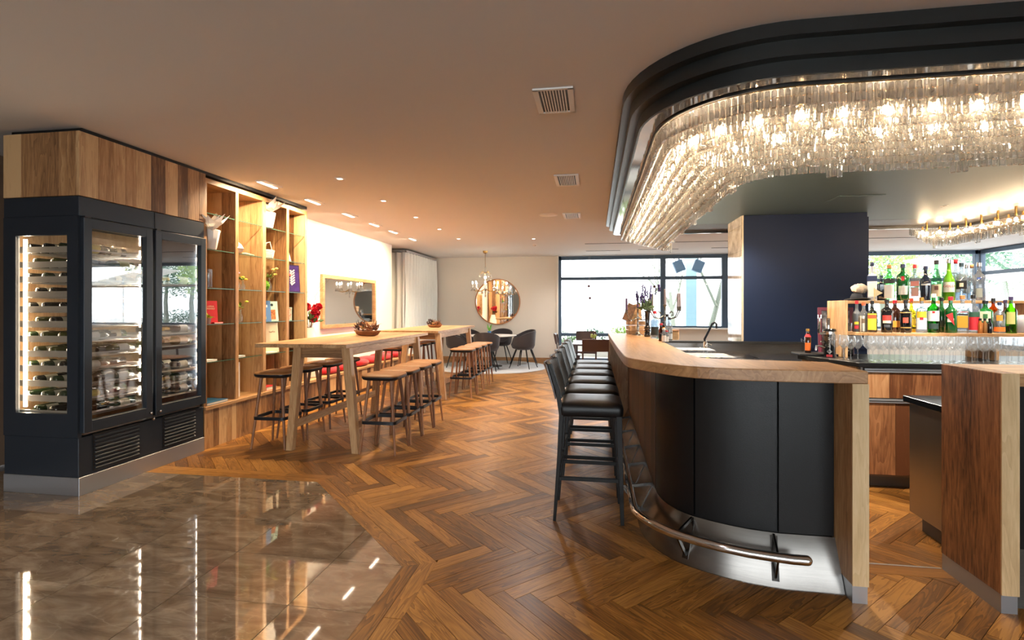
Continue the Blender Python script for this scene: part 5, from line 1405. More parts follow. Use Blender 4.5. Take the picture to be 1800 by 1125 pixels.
t = thing('pennant', 'small cream triangular pennant leaning against the blue gin bottle', 'pennant', (sx_at(1541,4.92),4.915,zU+0.001)); MB().add([(-0.02,0,0.03),(0.045,0,0.065),(-0.02,0,0.105),(-0.02,0.004,0.03),(0.045,0.004,0.065),(-0.02,0.004,0.105)],[(0,1,2),(5,4,3),(0,3,4,1),(1,4,5,2),(2,5,3,0)]).build('flag', pbr('cream_cloth',(214,200,160),0.8), t); MB().tube([(-0.02,0.002,0),(-0.02,0.002,0.11)],0.0025,6).build('stick', M['gold'], t)

# ---- left of the shelf: beer tap, whisky, tray, frame
p_ = at(1455,612,z=cz); 
t = thing('beer_tap', 'black and chrome beer tap with a lever on the end of the black counter', 'beer tap', (2.02,4.80,cz), rad(0)); 
t.location = (at(1458,600,y=4.78).x, 4.78, cz)
MB().lathe([(0.05,0),(0.05,0.012),(0.047,0.014),(0.046,0.20),(0.052,0.204),(0.052,0.235),(0.046,0.245),(0,0.247)],20).build('column', glassy('black_tap_column',(16,18,20)), t, smooth=45)
MB().lathe([(0.0485,0.195),(0.0535,0.198),(0.0535,0.222),(0.0485,0.225)],20).build('collar', M['chrome'], t, smooth=45)
MB().lathe([(0.018,0.245),(0.018,0.33),(0.015,0.335),(0,0.335)],14,(-0.01,0,0)).build('cylinder', M['chrome'], t, smooth=45)
MB().tube([(-0.04,-0.02,0.205),(-0.085,-0.03,0.205),(-0.095,-0.03,0.215),(-0.09,-0.03,0.34)],[0.014,0.011,0.011,0.007],10).build('lever', M['chrome'], t, smooth=60)
for s_ in (-1,1): MB().tube([(-0.09+s_*0.012,-0.03,0.335),(-0.09+s_*0.012,-0.03,0.365)],0.005,8).build('prong', M['chrome'], t)
MB().tube([(-0.045,-0.01,0.13),(-0.075,-0.015,0.135)],0.007,8).build('knob', M['chrome'], t)
MB().tube([(-0.045,-0.02,0.085),(-0.09,-0.03,0.10),(-0.115,-0.035,0.10),(-0.12,-0.035,0.06)],0.008,8).build('spout', M['chrome'], t, smooth=60)
face = math.atan2(-4.78, -t.location.x)
tt = text('lettering','DALLAP',0.024,pbr('grey_print',(190,186,180),0.5),t,(0.0475*math.cos(face),0.0475*math.sin(face),0.13),(0,0,0)); tt.rotation_euler = (Matrix.Rotation(face+PI/2,4,'Z') @ Matrix.Rotation(PI/2,4,'X') @ Matrix.Rotation(PI/2,4,'Z')).to_euler()
dm = MB()
for a_, b_ in (((0,0.07),(0.018,0.052)),((0.018,0.052),(0,0.034)),((0,0.034),(-0.018,0.052)),((-0.018,0.052),(0,0.07)),((0,0.062),(0.01,0.052)),((0.01,0.052),(0,0.042)),((0,0.042),(-0.01,0.052)),((-0.01,0.052),(0,0.062))): dm.bar((0.0495,a_[0],a_[1]),(0.0495,b_[0],b_[1]),0.002,0.002,up=(1,0,0))
od = dm.build('diamond_emblem', pbr('grey_print',(190,186,180),0.5), t); od.rotation_euler = (0,0,face)
od = MB().bx(0.046,0.056,-0.022,0.022,0.006,0.026).build('badge', pbr('red_badge',(206,40,40),0.4), t); od.rotation_euler = (0,0,face)
o = MB().bx(-0.16,0.16,-0.11,0.11,0,0.02).build('drip_tray', M['black'], loc=(1.90+0.06,4.93,cz+0.0005), bevel=0.004); o.rotation_euler = (0,0,rad(0)); tag(o, 'flat black drip tray left of the beer tap', 'tray'); o.location = (at(1432,612,y=4.97).x,4.97,cz+0.0005)
t = spirit('small whisky bottle with an orange label and red neck by the dark column', at(1420,600,y=4.97).x,4.97,cz+0.0211,0.026,0.215,'squat',BRO,'gold',[(0.10,0.42,1.0,(226,110,40)),(0.66,0.78,1.5,RD)])
MB().tube([(0,-0.026,0.10),(0.0,-0.052,0.125),(0,-0.046,0.09)],0.004,6).build('handle', CLR, t); 
t = thing('framed_photo', 'black-and-white photo in a dark red frame leaning behind the beer tap', 'picture', (at(1470,560,y=5.05).x,5.05,cz)); t.rotation_euler = (rad(-6),0,rad(-14))
f = MB(); w2, h2, b_ = 0.14, 0.43, 0.03; f.bx(-w2,-w2+b_,0,0.02,0,h2); f.bx(w2-b_,w2,0,0.02,0,h2); f.bx(-w2+b_,w2-b_,0,0.02,h2-b_,h2); f.bx(-w2+b_,w2-b_,0,0.02,0,b_)
f.build('frame', pbr('dark_red_frame',(96,26,48),0.4), t, bevel=0.002)
MB().bx(-w2+b_,w2-b_,0.008,0.012,b_,h2-b_).build('photo', pbr('grey_photo',(120,118,122),0.4,var=1.0,scale=22), t)
t = thing('espresso_grinder', 'dark coffee grinder with a glass hopper beside the oak side panel', 'grinder', (at(1484,600,y=4.95).x-0.0,4.93,cz)); 
MB().bx(-0.045,0.045,-0.05,0.05,0,0.16).build('body', glassy('grinder_black',(20,20,22)), t, bevel=0.01, seg=2); MB().lathe([(0.03,0.16),(0.05,0.25),(0.05,0.29),(0.046,0.29),(0.028,0.17)],16).build('hopper', CLR, t, smooth=45); MB().tube([(-0.02,-0.055,0.05),(-0.02,-0.10,0.055)],0.007,8).build('spout', M['chrome'], t)

# ================================================================== COLUMN behind the bar
cl_ = struct(MB().bx(1.845,3.27,6.82,7.5,0.0,2.56).build('wall_column', M['column'], bevel=0.003))
MB().bx(1.838,1.847,6.80,6.83,0.9,2.56).build('corner_trim', pbr('cream_edge',(216,200,176),0.5), cl_)
zs_ = [0.95,1.18,1.62,2.06,2.12,2.44,2.56]
for i in range(len(zs_)-1):
    MB().bx(1.828,1.845,6.835,7.49,zs_[i]+0.001,zs_[i+1]-0.001).build('stone_tile', pbr('polished_grey_tile',(176,166,154),0.06,var=0.3,scale=9), cl_)
MB().bx(1.845,3.27,6.79,6.82,0.90,2.5).build('front_board', M['column'], cl_)

# ================================================================== SINK UNIT between bar and column
sk = thing('sink_unit', 'long stainless steel sink counter with a splashback below the dark column', 'sink', (0.66,5.45,0))
kx, ky = 0.66, 5.45
fs = MB(); fs.bx(0,2.5-kx,0,6.70-ky,0.80,0.87); fs.build('worktop', M['steel'], sk, bevel=0.004)
MB().bx(0,2.5-kx,6.66-ky,6.70-ky,0.87,0.96).build('splashback', M['steel'], sk)
MB().bx(0,2.5-kx,6.64-ky,6.74-ky,0.96,0.985).build('splash_rim', M['black'], sk)
MB().bx(0.02,2.5-kx,0.02,1.2,0.0,0.80).build('cabinet', M['charcoal'], sk)
MB().bx(1.30-kx,1.78-kx,0.06,0.09,0.872,0.876).build('basin_edge', M['black'], sk)
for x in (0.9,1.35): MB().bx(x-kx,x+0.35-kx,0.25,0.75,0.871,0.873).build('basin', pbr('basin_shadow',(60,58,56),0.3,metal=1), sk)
# faucet
t = thing('faucet', 'tall dark faucet with a slanted spout over the steel sink', 'faucet', (at(1240,612,y=6.3).x,6.3,0.87))
MB().lathe([(0.03,0),(0.03,0.02),(0.022,0.03),(0.024,0.12),(0.015,0.14)],14).build('body', M['chrome'], t, smooth=45)
MB().tube([(0.0,0,0.10),(-0.01,0,0.16),(0.07,-0.02,0.34),(0.10,-0.03,0.36),(0.115,-0.035,0.34),(0.117,-0.035,0.29)],[0.013,0.013,0.013,0.013,0.013,0.012],10).build('spout', M['blackmetal'], t, smooth=60)
MB().tube([(0.02,0,0.11),(0.07,0.01,0.09)],[0.008,0.006],8).build('lever', M['chrome'], t)
MB().tube([(-0.02,0.0,0.05),(-0.06,-0.02,0.06),(-0.06,-0.05,0.02)],0.008,8).build('hose', M['chrome'], t, smooth=60)
# glass basket trays with limes just behind the bar top
ws_ = thing('work_station', 'stainless ice station standing behind the curved bar top', 'counter', (0.64,3.75,0))
MB().bx(0,0.46,0,1.6,0.82,0.86).build('worktop', M['steel'], ws_, bevel=0.003); MB().bx(0.02,0.44,0.02,1.58,0,0.82).build('cabinet', M['charcoal'], ws_)
def tray(label, x, y, w, d, nrow, ncol, hz=0.15):
    t = thing('glass_tray', label, 'glass rack', (x,y,0.8605))
    MB().bx(-w/2,w/2,-d/2,d/2,0,0.012).build('base', M['white'], t)
    for j in range(nrow):
        for i in range(ncol):
            MB().lathe([(0.026,0.0),(0.030,hz*0.9),(0.027,hz*0.9),(0.022,0.012),(0,0.012)],9,(-w/2+w*(i+0.5)/ncol,-d/2+d*(j+0.5)/nrow,0.013)).build('tumbler', M['wineglass'], t, smooth=45)
    MB().bx(-w/2-0.01,w/2+0.01,-d/2-0.01,d/2+0.01,hz+0.0,hz+0.008).build('lid', pbr('patterned_white_cloth',(156,156,160),0.7,var=0.75,scale=26), t)
tray('tumblers under a patterned white cloth behind the bar, nearer the sink', 0.88,4.95,0.36,0.28,3,4)
tray('tumblers under a patterned white cloth behind the bar curve', 0.87,4.32,0.38,0.36,4,4)
for i, (px_, py_) in enumerate(((1219,620),(1243,628),(1226,624))):
    q = at(px_,py_,y=4.0)
    t = thing('lime', ['bright lime beside the patterned tray, the upper left one','half-hidden lime at the bar top inner edge, lower right one','middle lime in the little heap by the tray'][i], 'lime', (q.x,4.0-0.02*i,0.9605+0.04)); MB().ball((0,0,0),0.034,12,8,0.9).build('peel', pbr('lime_peel',(176,190,30),0.5,bump=0.2,scale=120), t, smooth=True)
    MB().ball((0.032,0,0),0.006,6,4).build('stem_tip', DRY[0], t)
o = loft([ring(0.10,0.04,0.0),ring(0.12,0.05,0.005),ring(0.14,0.05,0.095),ring(0.135,0.05,0.095),ring(0.115,0.05,0.012)]).build('fruit_bowl', M['steel'], loc=(at(1230,625,y=4.0).x,3.98,0.8605), smooth=40); tag(o, 'low steel bowl holding limes behind the bar curve', 'bowl')

# ---- island with stainless side at the right
iz = thing('ice_well', 'stainless cabinet with a dark slanted counter beside the right end slab', 'counter', (2.0,3.3,0))
MB().bx(-0.03,1.6,-0.20,0.375,0.795,0.835).build('worktop', pbr('dark_steel_top',(70,74,80),0.2,metal=0.9), iz, bevel=0.003)
MB().bx(-0.01,1.6,-0.18,0.34,0.10,0.795).build('cabinet', pbr('warm_brushed_steel',(150,138,126),0.34,metal=0.9,var=0.05,scale=5,stretch=(1,1,0.1)), iz, bevel=0.002)
MB().bx(0.03,1.6,-0.17,0.28,0,0.10).build('toe_kick', pbr('grey_toe_kick',(92,84,76),0.5), iz)
MB().bx(0.1,1.2,-0.10,0.22,0.8352,0.84).build('ice_tray', M['steel'], iz)
# ================================================================== LOUNGE END
rg = MB().lathe([(0,0.012),(1.33,0.012),(1.36,0.006),(1.36,0.0)],64,cap=False).build('rug', M['rug'], loc=(-2.45,11.93,0.0005), smooth=40); tag(rg, 'round pale grey rug under the lounge dining table', 'rug')
t = thing('round_table', 'round dining table with a white top on a black pedestal', 'table', (-2.42,11.95,0.013))
MB().lathe([(0,0.715),(0.56,0.715),(0.60,0.725),(0.60,0.737),(0,0.737)],40).build('table_top', pbr('white_table_top',(232,228,222),0.4), t, smooth=40)
MB().lathe([(0.26,0),(0.26,0.01),(0.05,0.03),(0.04,0.06),(0.04,0.68),(0.12,0.715)],20).build('pedestal', M['black'], t, smooth=40)
t = thing('potted_plant', 'small green plant in a blue glass on the round white table', 'plant', (-2.45,11.85,0.7505))
MB().lathe([(0.035,0),(0.045,0.10),(0.04,0.10),(0.03,0.01),(0,0.01)],14).build('pot', pbr('blue_glass_pot',(70,120,170),0.15), t, smooth=45)
mb = MB(); 
for k in range(14):
    a = 2*PI*k/14*2.4; d = Vector((math.cos(a)*0.5,math.sin(a)*0.5,0.9)).normalized(); s = d.cross(Vector((0,0,1))).normalized(); p0 = Vector((0,0,0.08)); L_ = RN.uniform(0.12,0.24)
    mb.add([p0,p0+d*L_*0.5+s*0.022,p0+d*L_,p0+d*L_*0.5-s*0.022],[(0,1,2,3)])
mb.build('leaves', pbr('fresh_leaf',(96,160,60),0.5), t)
# tub armchair: the shell is one curved skin, open at the front
ac = thing('armchair', 'x', 'armchair')
def tub():
    outer = []
    nphi = 28
    for i in range(nphi+1):
        ph = -PI+2*PI*i/nphi          # 0 = back (-x)
        bk = max(0.0, math.cos(ph*0.5))       # 1 at back 0 at front
        hgt = 0.06+0.20*max(0,min(1,(bk-0.25)/0.4))+0.13*max(0,(bk-0.72)/0.28)
        row = []
        for k, (rr_, zz) in enumerate(((0.02,0.0),(0.16,0.0),(0.235,0.03),(0.27,0.10),(0.285,0.6),(0.295,1.0))):
            z = 0.42+(zz if k < 4 else 0.10+(hgt-0.06)*(zz-0.0)*1.0)
            if k == 3 and hgt < 0.1: z = 0.42+0.05
            row.append((-math.cos(ph)*rr_*0.98, math.sin(ph)*rr_*1.02, z))
        outer.append(row)
    return MB().grid(outer)
tub().build('shell', M['felt'], ac, smooth=70, solid=0.022)
loft([[(0.02+x*1.02,y,z) for x,y,z in ring(a,0.1,zz)] for a,zz in ((0.18,0.445),(0.20,0.46),(0.20,0.485),(0.17,0.50))]).build('seat_cushion', M['felt'], ac, smooth=50)
for sx in (-1,1):
    for sy in (-1,1): MB().tube([(sx*0.25,sy*0.24,0),(sx*0.12,sy*0.12,0.43)],[0.010,0.015],8).build('leg', M['darkwood'], ac, smooth=50)
for i, (x, y, lb) in enumerate(((-1.62,11.72,'dark felt armchair on the right side of the round table, nearer the camera'),(-1.72,12.5,'dark felt armchair on the right of the round table, farther back'),(-2.36,11.12,'dark felt armchair with its back to the camera at the round table'),(-3.2,11.75,'dark felt armchair on the left side of the round table, nearer the camera'),(-3.05,12.55,'dark felt armchair on the left of the round table, farther back'),(-2.36,12.85,'dark felt armchair behind the round table under the round mirror'))):
    rz = math.atan2(11.95-y,-2.42-x)
    if i == 0: ac.location = (x,y,0.013); ac.rotation_euler.z = rz; ac['label'] = lb; ac['group'] = 'armchairs round the table'
    else: dup(ac,(x,y,0.013),rz,lb,'armchairs round the table')
# round mirror
t = thing('round_mirror', 'large round mirror in a thin wooden rim on the cream rear wall', 'mirror', (-2.545,13.40,1.56))
MB().lathe([(0.585,0),(0.61,0),(0.61,0.035),(0.585,0.035),(0.585,0)],56,M=Matrix.Rotation(PI/2,4,'X'),cap=False).build('frame', pbr('copper_wood_rim',(176,116,66),0.35), t, smooth=40)
MB().lathe([(0,0.012),(0.586,0.012),(0.586,0.004)],56,M=Matrix.Rotation(PI/2,4,'X'),cap=False).build('glass', M['mirror'], t)
# small crystal chandelier
cp_ = at(852,446,z=2.744)
t = thing('candle_chandelier', 'classic crystal chandelier with lit candle bulbs above the round table', 'chandelier', (-2.56,11.9,0))
MB().lathe([(0.0,2.68),(0.05,2.70),(0.06,2.748),(0.06,2.75)],16).build('canopy', M['gold'], t, smooth=45)
MB().tube([(0,0,2.70),(0,0,2.36)],0.006,8).build('rod', M['gold'], t)
MB().lathe([(0.0,1.74),(0.03,1.76),(0.05,1.80),(0.02,1.85),(0.035,1.95),(0.018,2.05),(0.03,2.2),(0.015,2.3),(0.03,2.36),(0,2.38)],14).build('stem', M['wineglass'], t, smooth=45)
drop = MB().lathe([(0,-0.05),(0.011,-0.03),(0.008,-0.012),(0.0,0)],6).mesh('crystal_drop', M['crystal'])
fl_me = MB().lathe([(0,0),(0.012,0.012),(0.014,0.03),(0.004,0.06),(0,0.065)],8).mesh('flame_bulb', M['bulb2'], smooth=True)
cand_me = MB().lathe([(0.011,0),(0.011,0.09),(0,0.09)],10).mesh('candle_sleeve', M['white'], smooth=45)
for k in range(8):
    a = 2*PI*k/8+0.2; r = 0.30; ca, sa = math.cos(a), math.sin(a)
    MB().tube([(0,0,1.86),(0.10*ca,0.10*sa,1.80),(0.22*ca,0.22*sa,1.79),(r*ca,r*sa,1.86)],0.007,7).build('arm', M['gold'], t, smooth=60)
    MB().lathe([(0.008,0),(0.045,0.018),(0.042,0.022),(0.0,0.01)],12,(r*ca,r*sa,1.86)).build('drip_pan', M['wineglass'], t, smooth=45)
    part('candle_sleeve', cand_me, t, (r*ca,r*sa,1.872)); part('flame_bulb', fl_me, t, (r*ca,r*sa,1.962))
    for j in range(5): part('crystal_drop', drop, t, ((r+0.042*math.cos(j*1.26))*ca-0.0,(r+0.042*math.sin(j*1.26))*sa,1.868+0.0*j), scale=(1.5,1.5,1.5))
    MB().tube([(0,0,2.2),(0.08*ca,0.08*sa,2.27),(0.13*ca,0.13*sa,2.20)],0.004,6).build('top_arm', M['gold'], t)
    part('crystal_drop', drop, t, (0.13*ca,0.13*sa,2.19), scale=(1.6,1.6,1.6)); part('crystal_drop', drop, t, (0.09*ca,0.09*sa,1.80), scale=(1.6,1.6,1.6))
    gm = MB()
    for q in range(1,7):
        u = q/7; gm.ball((ca*(0.13+(r-0.13)*u),sa*(0.13+(r-0.13)*u),2.19+(1.87-2.19)*u-0.05*math.sin(PI*u)),0.007,6,4)
    gm.build('bead_chain', M['crystal'], t)
part('crystal_drop', drop, t, (0,0,1.74), scale=(2,2,2))
MB().ball((0,0,2.12),0.025,10,7,1.4).build('flame_bulb', M['bulb2'], t, smooth=True)

# ---- dining set by the window
dt = thing('dining_table', 'dark wooden dining table in front of the left window', 'table', (0.0,9.6,0))
MB().bx(-0.40,0.36,-0.4,0.75,0.72,0.75).build('table_top', M['chairwood'], dt, bevel=0.003)
for sx in (-0.36,0.32):
    for sy in (-0.36,0.71): MB().bx(sx-0.03,sx+0.03,sy-0.03,sy+0.03,0,0.72).build('leg', M['chairwood'], dt)
def dining_chair():
    c = thing('dining_chair','x','chair'); w = 0.21
    for sx in (-1,1):
        MB().tube([(sx*w,-0.2,0),(sx*w,-0.2,0.45),(sx*w,-0.25,0.86)],[0.018,0.02,0.016],4).build('rear_leg', M['chairwood'], c)
        MB().bar((sx*w,0.19,0),(sx*w,0.19,0.44),0.034,0.034,up=(0,1,0)).build('front_leg', M['chairwood'], c)
    MB().bx(-w-0.02,w+0.02,-0.21,0.22,0.43,0.475).build('seat', M['chairwood'], c, bevel=0.006)
    P = [[(x,-0.245-0.03*(1-(x/w)**2)-0.02*k,0.68+0.10*k) for k in range(3)] for x in [(-w-0.01)+(2*w+0.02)*j/8 for j in range(9)]]
    MB().grid(P).build('backrest', M['chairwood'], c, smooth=60, solid=0.02)
    return c
dc = dining_chair(); dc.location = (0.02,8.75,0); dc['label'] = 'dark brown wooden chair with its back to the camera behind the bar chairs'; dc['group'] = 'dark dining chairs'
dup(dc,(-0.50,10.3,0),rad(-90),'dark wooden chair seen from the side by the left window frame','dark dining chairs')
dup(dc,(-0.18,11.15,0),rad(180),'dark wooden chair on the window side of the dining table','dark dining chairs')
t = thing('flower_posy', 'small white and yellow posy in a glass on the dark dining table', 'flowers', (-0.02,9.55,0.7505)); MB().lathe([(0.03,0),(0.03,0.08),(0.027,0.08),(0.026,0.01),(0,0.01)],12).build('vase', M['wineglass'], t); mb = MB(); leaf_cluster(mb,(0,0,0.09),0.05,24,0.05); mb.build('leaves', pbr('pale_lime_leaf',(190,206,110),0.6), t); mb = MB(); leaf_cluster(mb,(0,0,0.12),0.05,16,0.035); mb.build('blossoms', DRY[3], t)
# hanging baubles in the window
for i, (px_, py_, y, lb) in enumerate(((1035,503,13.0,'dark red bauble hanging at the left window, upper left'),(1047,526,13.0,'x'),(1150,504,13.0,'dark red bauble hanging by the window mullion'),(1037,524,13.0,'dark bauble hanging lower in the left window'))):
    if lb == 'x': continue
    q = at(px_,py_,y=y); t = thing('bauble', lb, 'ornament', (q.x,y,q.z), group='window baubles'); MB().ball((0,0,0),0.033,14,10).build('ball', pbr('dark_red_gloss',(70,20,26),0.15), t, smooth=True); MB().tube([(0,0,0.03),(0,0,2.745-q.z)],0.0012,4).build('thread', M['white'], t)

# ================================================================== ON THE BAR TOP
ZT = 1.1005
def candelabra(label, x, y, ccol, rz):
    t = thing('candelabra', label, 'candelabra', (x,y,ZT), rz); m = pbr('aged_silver',(150,146,140),0.25,metal=1.0)
    MB().lathe([(0.06,0),(0.06,0.008),(0.03,0.02),(0.012,0.04),(0.016,0.09),(0.009,0.11),(0.009,0.17),(0.016,0.19),(0.008,0.21),(0.010,0.28),(0.02,0.292),(0.012,0.30),(0,0.30)],16).build('stem', m, t, smooth=45)
    cm_ = pbr('taper_candle',ccol,0.5)
    MB().lathe([(0.013,0.295),(0.011,0.44),(0,0.445)],10).build('candle', cm_, t, smooth=45)
    for k, (dx, dy) in enumerate(((-0.14,0.0),(0.14,0.0),(-0.10,0.07),(0.10,-0.07))):
        MB().tube([(0,0,0.20),(dx*0.4,dy*0.4,0.165),(dx*0.75,dy*0.75,0.175),(dx,dy,0.24)],0.006,8).build('arm', m, t, smooth=60)
        MB().tube([(dx*0.3,dy*0.3,0.21),(dx*0.45,dy*0.45,0.235),(dx*0.6,dy*0.6,0.215),(dx*0.5,dy*0.5,0.19)],0.004,6).build('scroll', m, t, smooth=60)
        MB().lathe([(0.006,0),(0.022,0.010),(0.010,0.014),(0.014,0.04),(0,0.04)],12,(dx,dy,0.238)).build('cup', m, t, smooth=45)
        MB().lathe([(0.012,0.27),(0.010,0.40),(0,0.405)],10,(dx,dy,0)).build('candle', cm_, t, smooth=45)
    return t
candelabra('silver candelabra with five grey taper candles on the bar, the right one', at(1167,588,z=1.1).x*1.0, 5.15, (110,100,110), 0.15) if False else None
ca1 = candelabra('silver candelabra with grey tapers beside the bottles on the bar', at(1169,560,y=5.6).x, 5.6, (120,108,112), 0.15); ca1.scale = (1.12,1.12,1.12)
ca2 = candelabra('silver candelabra with purple tapers before the wooden crate', at(1121,560,y=5.75).x, 5.75, (84,60,92), 0.5); ca2.scale = (1.0,1.0,1.0)
# crate house
cr = thing('wooden_crate', 'small tan wooden crate box on the far bar end', 'crate', (at(1118,570,y=5.95).x,5.95,ZT), rad(8))
for k in range(3):
    MB().bx(-0.10,0.10,-0.07,-0.058,0.004+k*0.05,0.048+k*0.05).build('slat', M['oak_x'], cr); MB().bx(-0.10,0.10,0.058,0.07,0.004+k*0.05,0.048+k*0.05).build('slat', M['oak_x'], cr)
    for sx in (-1,1): MB().bx(sx*0.094-0.006,sx*0.094+0.006,-0.058,0.058,0.004+k*0.05,0.048+k*0.05).build('slat', M['oak_y'], cr)
MB().bx(-0.09,0.09,-0.06,0.06,0,0.006).build('bottom', M['oak_x'], cr)
bn = thing('bird_house', 'brown open-book shaped menu board standing on the wooden crate', 'menu board', (at(1108,540,y=5.95).x+0.02,5.94,ZT+0.155), rad(12))
MB().box((-0.035,-0.01,0.09),(0.10,0.010,0.20),Matrix.Rotation(rad(22),3,'Y')).build('board', pbr('brown_board',(112,78,54),0.6,var=0.5,scale=30), bn)
MB().box((0.05,0.02,0.09),(0.12,0.010,0.19),Matrix.Rotation(rad(-6),3,'Y')).build('board', pbr('tan_board',(176,136,92),0.6,var=0.4,scale=24), bn)
bn.name = 'menu_board'
# flower vase with lavender
t = thing('lavender_vase', 'dark slim vase with lavender and green sprigs on the bar', 'vase', (at(1138,560,y=5.45).x,5.45,ZT))
MB().lathe([(0.03,0),(0.034,0.01),(0.034,0.04),(0.026,0.05),(0.034,0.06),(0.026,0.075),(0.034,0.09),(0.022,0.12),(0.026,0.25),(0.034,0.262),(0.026,0.27),(0,0.26)],16).build('vase', glassy('black_turned_wood',(26,22,24)), t, smooth=45)
s1, s2, s3 = MB(), MB(), MB()
for k in range(18):
    tip = Vector((RN.uniform(-.11,.12),RN.uniform(-.08,.08),0.40+RN.uniform(0,0.14))); s1.tube([(0,0,0.25),tip*0.6+Vector((0,0,0.12)),tip],0.002,4)
    for j in range(7): s2.ball(tip+Vector((RN.uniform(-.006,.006),RN.uniform(-.006,.006),-0.055+j*0.010)),0.009,5,4)
leaf_cluster(s3,(-0.02,0,0.27),0.08,50,0.05); leaf_cluster(s3,(-0.03,0,0.33),0.05,20,0.04)
s1.build('stems', pbr('grey_green_stem',(90,110,80),0.7), t); s2.build('lavender_heads', pbr('lavender',(70,56,104),0.8), t); s3.build('leaves', pbr('sage_leaf',(92,112,78),0.7), t)
# bottles and condiments by the candelabra
def bt(lb, px_, y, r, h, gl, cap, labs, shape='round'): return spirit(lb, at(px_,560,y=y).x, y, ZT, r, h, shape, gl, cap, labs)
bt('clear bottle with a dark label and red cap on the bar beside the lavender vase', 1151, 5.2, 0.042, 0.27, CLR, 'red', [(0.12,0.42,1.0,(40,50,50))])
bt('small amber sauce bottle with a dark cap on the bar edge', 1162, 4.75, 0.022, 0.16, BRN, 'red', [(0.1,0.4,0.8,BK)])
bt('small amber bottle with an orange neck behind the sauce bottle', 1166, 4.95, 0.022, 0.17, BRN, 'black', [(0.5,0.7,0.8,OR)])
bt('small white-labelled bitters bottle at the inner bar edge', 1167, 4.6, 0.018, 0.12, CLR, 'white', [(0.05,0.5,1.4,WH)])
bt('tiny bitters bottle with a red cap at the inner bar edge', 1172, 4.62, 0.016, 0.10, CLR, 'red', [(0.05,0.5,1.4,WH)])
bt('black-capped clear bottle right of the condiments on the bar', 1177, 4.9, 0.026, 0.21, CLR, 'black', [(0.05,0.3,1.2,(200,206,210))])
bt('slim clear bottle with a black stopper next to the right candelabra', 1173, 5.1, 0.024, 0.24, CLR, 'black', [(0.1,0.35,1.0,(190,196,204))])
t = thing('round_wooden_box', 'low brown wooden condiment box at the inner bar edge', 'box', (at(1188,590,y=4.9).x-0.02,4.95,ZT), rad(20)); loft([ring(0.05,0.02,0),ring(0.058,0.025,0.01),ring(0.058,0.025,0.075),ring(0.05,0.02,0.08)]).build('box', M['oak_x'], t, smooth=40); loft([ring(0.06,0.025,0.081),ring(0.06,0.025,0.092)]).build('lid', BOWLW, t, smooth=40)
t.location = (at(1186,590,y=5.0).x-0.03,5.0,ZT)

# ================================================================== OUTSIDE
GRD = pbr('pale_terrace_paving',(206,204,200),0.8,var=0.06,scale=3)
struct(MB().bx(-30,60,13.62,70,-0.25,-0.12).build('terrace', GRD)); struct(MB().bx(9.1,60,-30,13.62,-0.25,-0.12).build('terrace_side', GRD)); struct(MB().bx(-40,9.1,-40,-5.3,-0.25,-0.12).build('terrace_front', GRD))
LEAFS = [pbr('leaf_green_%s' % n, c, 0.7) for n, c in (('mid',(96,130,80)),('deep',(70,110,84)),('fresh',(150,176,96)))]
BARK = pbr('grey_bark',(112,116,104),0.9)
def crown(mb, c, r, n, size):
    r_ = RN
    for _ in range(n):
        d = Vector((r_.gauss(0,1),r_.gauss(0,1),r_.gauss(0,0.8))).normalized(); p_ = Vector(c)+Vector((d.x*r[0],d.y*r[1],d.z*r[2]))*r_.uniform(0.55,1.0)
        a = Vector((r_.gauss(0,1),r_.gauss(0,1),r_.gauss(0,1))).normalized(); b = a.orthogonal().normalized(); s = size*r_.uniform(0.6,1.3)
        mb.add([p_-a*s,p_+b*s*0.5,p_+a*s,p_-b*s*0.5],[(0,1,2,3)])
def tree(lb, x, y, h, cr, mat, n=900, group=None):
    t = thing('leafy_tree', lb, 'tree', (x,y,-0.12), group=group)
    MB().tube([(0,0,0),(0.1,0,h*0.3),(0,0.1,h*0.6)],[0.16,0.12,0.06],8).build('trunk', BARK, t, smooth=60)
    mb = MB(); crown(mb,(0,0,h*0.68),(cr,cr,h*0.34),n*5,0.085); mb.build('foliage', mat, t)
tree('broad green tree outside the right window above the bottles', 16.0,27.0,6.0,3.2,LEAFS[1],1400)
tree('lighter green tree outside, left of the broad one', 12.0,24.0,5.0,1.8,LEAFS[2],800)
tree('dense green tree farther right outside the corner window', 21.5,31.0,6.5,2.6,LEAFS[0],900)
def bare(lb, x, y, h, seed, lean=0.1):
    r_ = random.Random(seed); t = thing('bare_tree', lb, 'tree', (x,y,-0.12)); tr = MB(); br = MB()
    def grow(mb, p, d, L_, r, dep):
        q = p+d*L_; mid = p+d*L_*0.5+Vector((r_.uniform(-1,1),r_.uniform(-1,1),0))*L_*0.05
        mb.tube([p,mid,q],[r,r*0.85,r*0.65],6 if dep < 2 else 4)
        if dep >= 5: return
        for _ in range(3 if dep < 3 else 2):
            nd = (d+Vector((r_.uniform(-1,1),r_.uniform(-1,1),r_.uniform(-0.25,0.6)))*0.75).normalized()
            grow(br, p+d*L_*r_.uniform(0.55,1.0), nd, L_*r_.uniform(0.55,0.8), r*0.52, dep+1)
    grow(tr, Vector((0,0,0)), Vector((lean,0,1)).normalized(), h*0.45, 0.105, 0)
    tr.build('trunk', BARK, t, smooth=60); br.build('branches', BARK, t)
bare('bare grey tree outside the window right of the pale pillar', at(1238,560,y=19).x,19.0,6.5,5,0.25)
bare('thin bare tree outside at the far left of the window', at(1195,560,y=24).x-0.2,24.0,5.0,9,-0.1)
o = struct(MB().bx(3.02,3.36,17.8,18.2,-0.12,4.2).build('terrace_pillar', pbr('pale_blue_pillar',(150,186,206),0.7)))
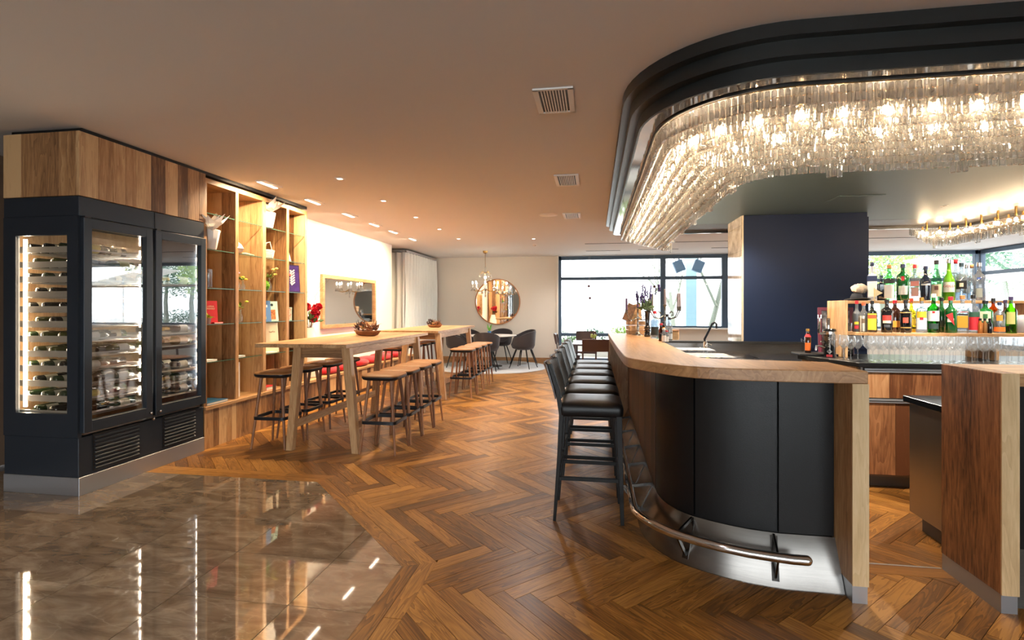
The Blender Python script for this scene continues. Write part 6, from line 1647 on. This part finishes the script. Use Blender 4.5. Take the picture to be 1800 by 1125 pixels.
for i, (px_, s_) in enumerate(((1193,1),(1227,-1))):
    q = at(px_,468,y=16.5); t = thing('floodlight', ['grey-blue floodlight under the eave left of the pale pillar','grey-blue floodlight under the eave right of the pale pillar'][i], 'floodlight', (q.x,16.5,q.z)); 
    MB().box((0,0,0),(0.30,0.22,0.36),Matrix.Rotation(s_*rad(-22),3,'Y')).build('housing', pbr('blue_grey_metal',(70,96,122),0.5), t, bevel=0.02); MB().tube([(0,0,0.15),(0,0,0.6)],0.02,6).build('bracket', M['frame'], t)
struct(MB().bx(-6,30,13.62,17.2,3.05,3.25).build('eave', M['wallw']))
for i in range(7):
    x = -1.0+i*0.95; t = thing('garden_shrub', 'low green shrub in the outdoor bed before the window, %s from the left' % ORD[i], 'shrub', (x,16.6,-0.12), group='shrubs outside the window'); mb = MB(); crown(mb,(0,0,0.48+0.1*(i%3)),(0.46,0.3,0.28),260,0.06); mb.build('foliage', LEAFS[i % 3], t); MB().tube([(0,0,0),(0,0,0.45)],0.03,6).build('stem', BARK, t)
t = thing('planter_bed', 'long pale planter wall outside along the terrace', 'planter', (2.0,16.6,-0.12)); MB().bx(-3.6,4.2,-0.45,-0.38,0,0.42).build('front_wall', GRD, t); MB().bx(-3.6,4.2,0.38,0.45,0,0.42).build('rear_wall', GRD, t)
bl = thing('pavilion', 'pale low building with blue windows beyond the garden', 'building', (-1.5,30,-0.12))
MB().bx(-6,6.0,0,4,0,0.95).build('wall', pbr('pale_facade',(226,230,232),0.8), bl)
for i in range(7): 
    f = MB().bx(-5.6+i*1.6,-4.5+i*1.6,-0.05,0.0,0.42,0.86).build('window_frame', pbr('blue_frame',(196,214,224),0.5), bl); MB().bx(-5.5+i*1.6,-4.6+i*1.6,-0.06,-0.045,0.46,0.82).build('pane', pbr('blue_pane',(150,176,190),0.2), f)
t = thing('parasol', 'white sloping awning outside the right window', 'parasol', (12.6,19.0,0)); MB().add([(-1.6,0,3.1),(1.4,-0.6,2.35),(1.4,1.5,2.35),(-1.6,1.5,3.1)],[(0,1,2,3)]).build('canopy', M['wallw'], t, solid=0.03); MB().tube([(0.2,0.4,-0.12),(0.2,0.4,2.7)],0.03,8).build('pole', M['alu'], t)
hl = thing('garden_hedge', 'long trimmed hedge bounding the terrace on the right', 'hedge', (17,34,-0.12)); mb = MB(); crown(mb,(0,0,0.8),(9,0.6,0.9),6000,0.09); mb.build('foliage', LEAFS[1], hl)
# dark ceiling slots near the windows
for i, (a, b, y, lb) in enumerate(((-0.2,6.2,10.9,''),(1.0,1.9,12.2,''),(2.6,3.3,12.1,''),(-0.2,0.6,12.3,''))):
    struct(MB().bx(a,b,y-0.012,y+0.012,2.743,2.751).build('trim_%d' % (i+3), M['black']))
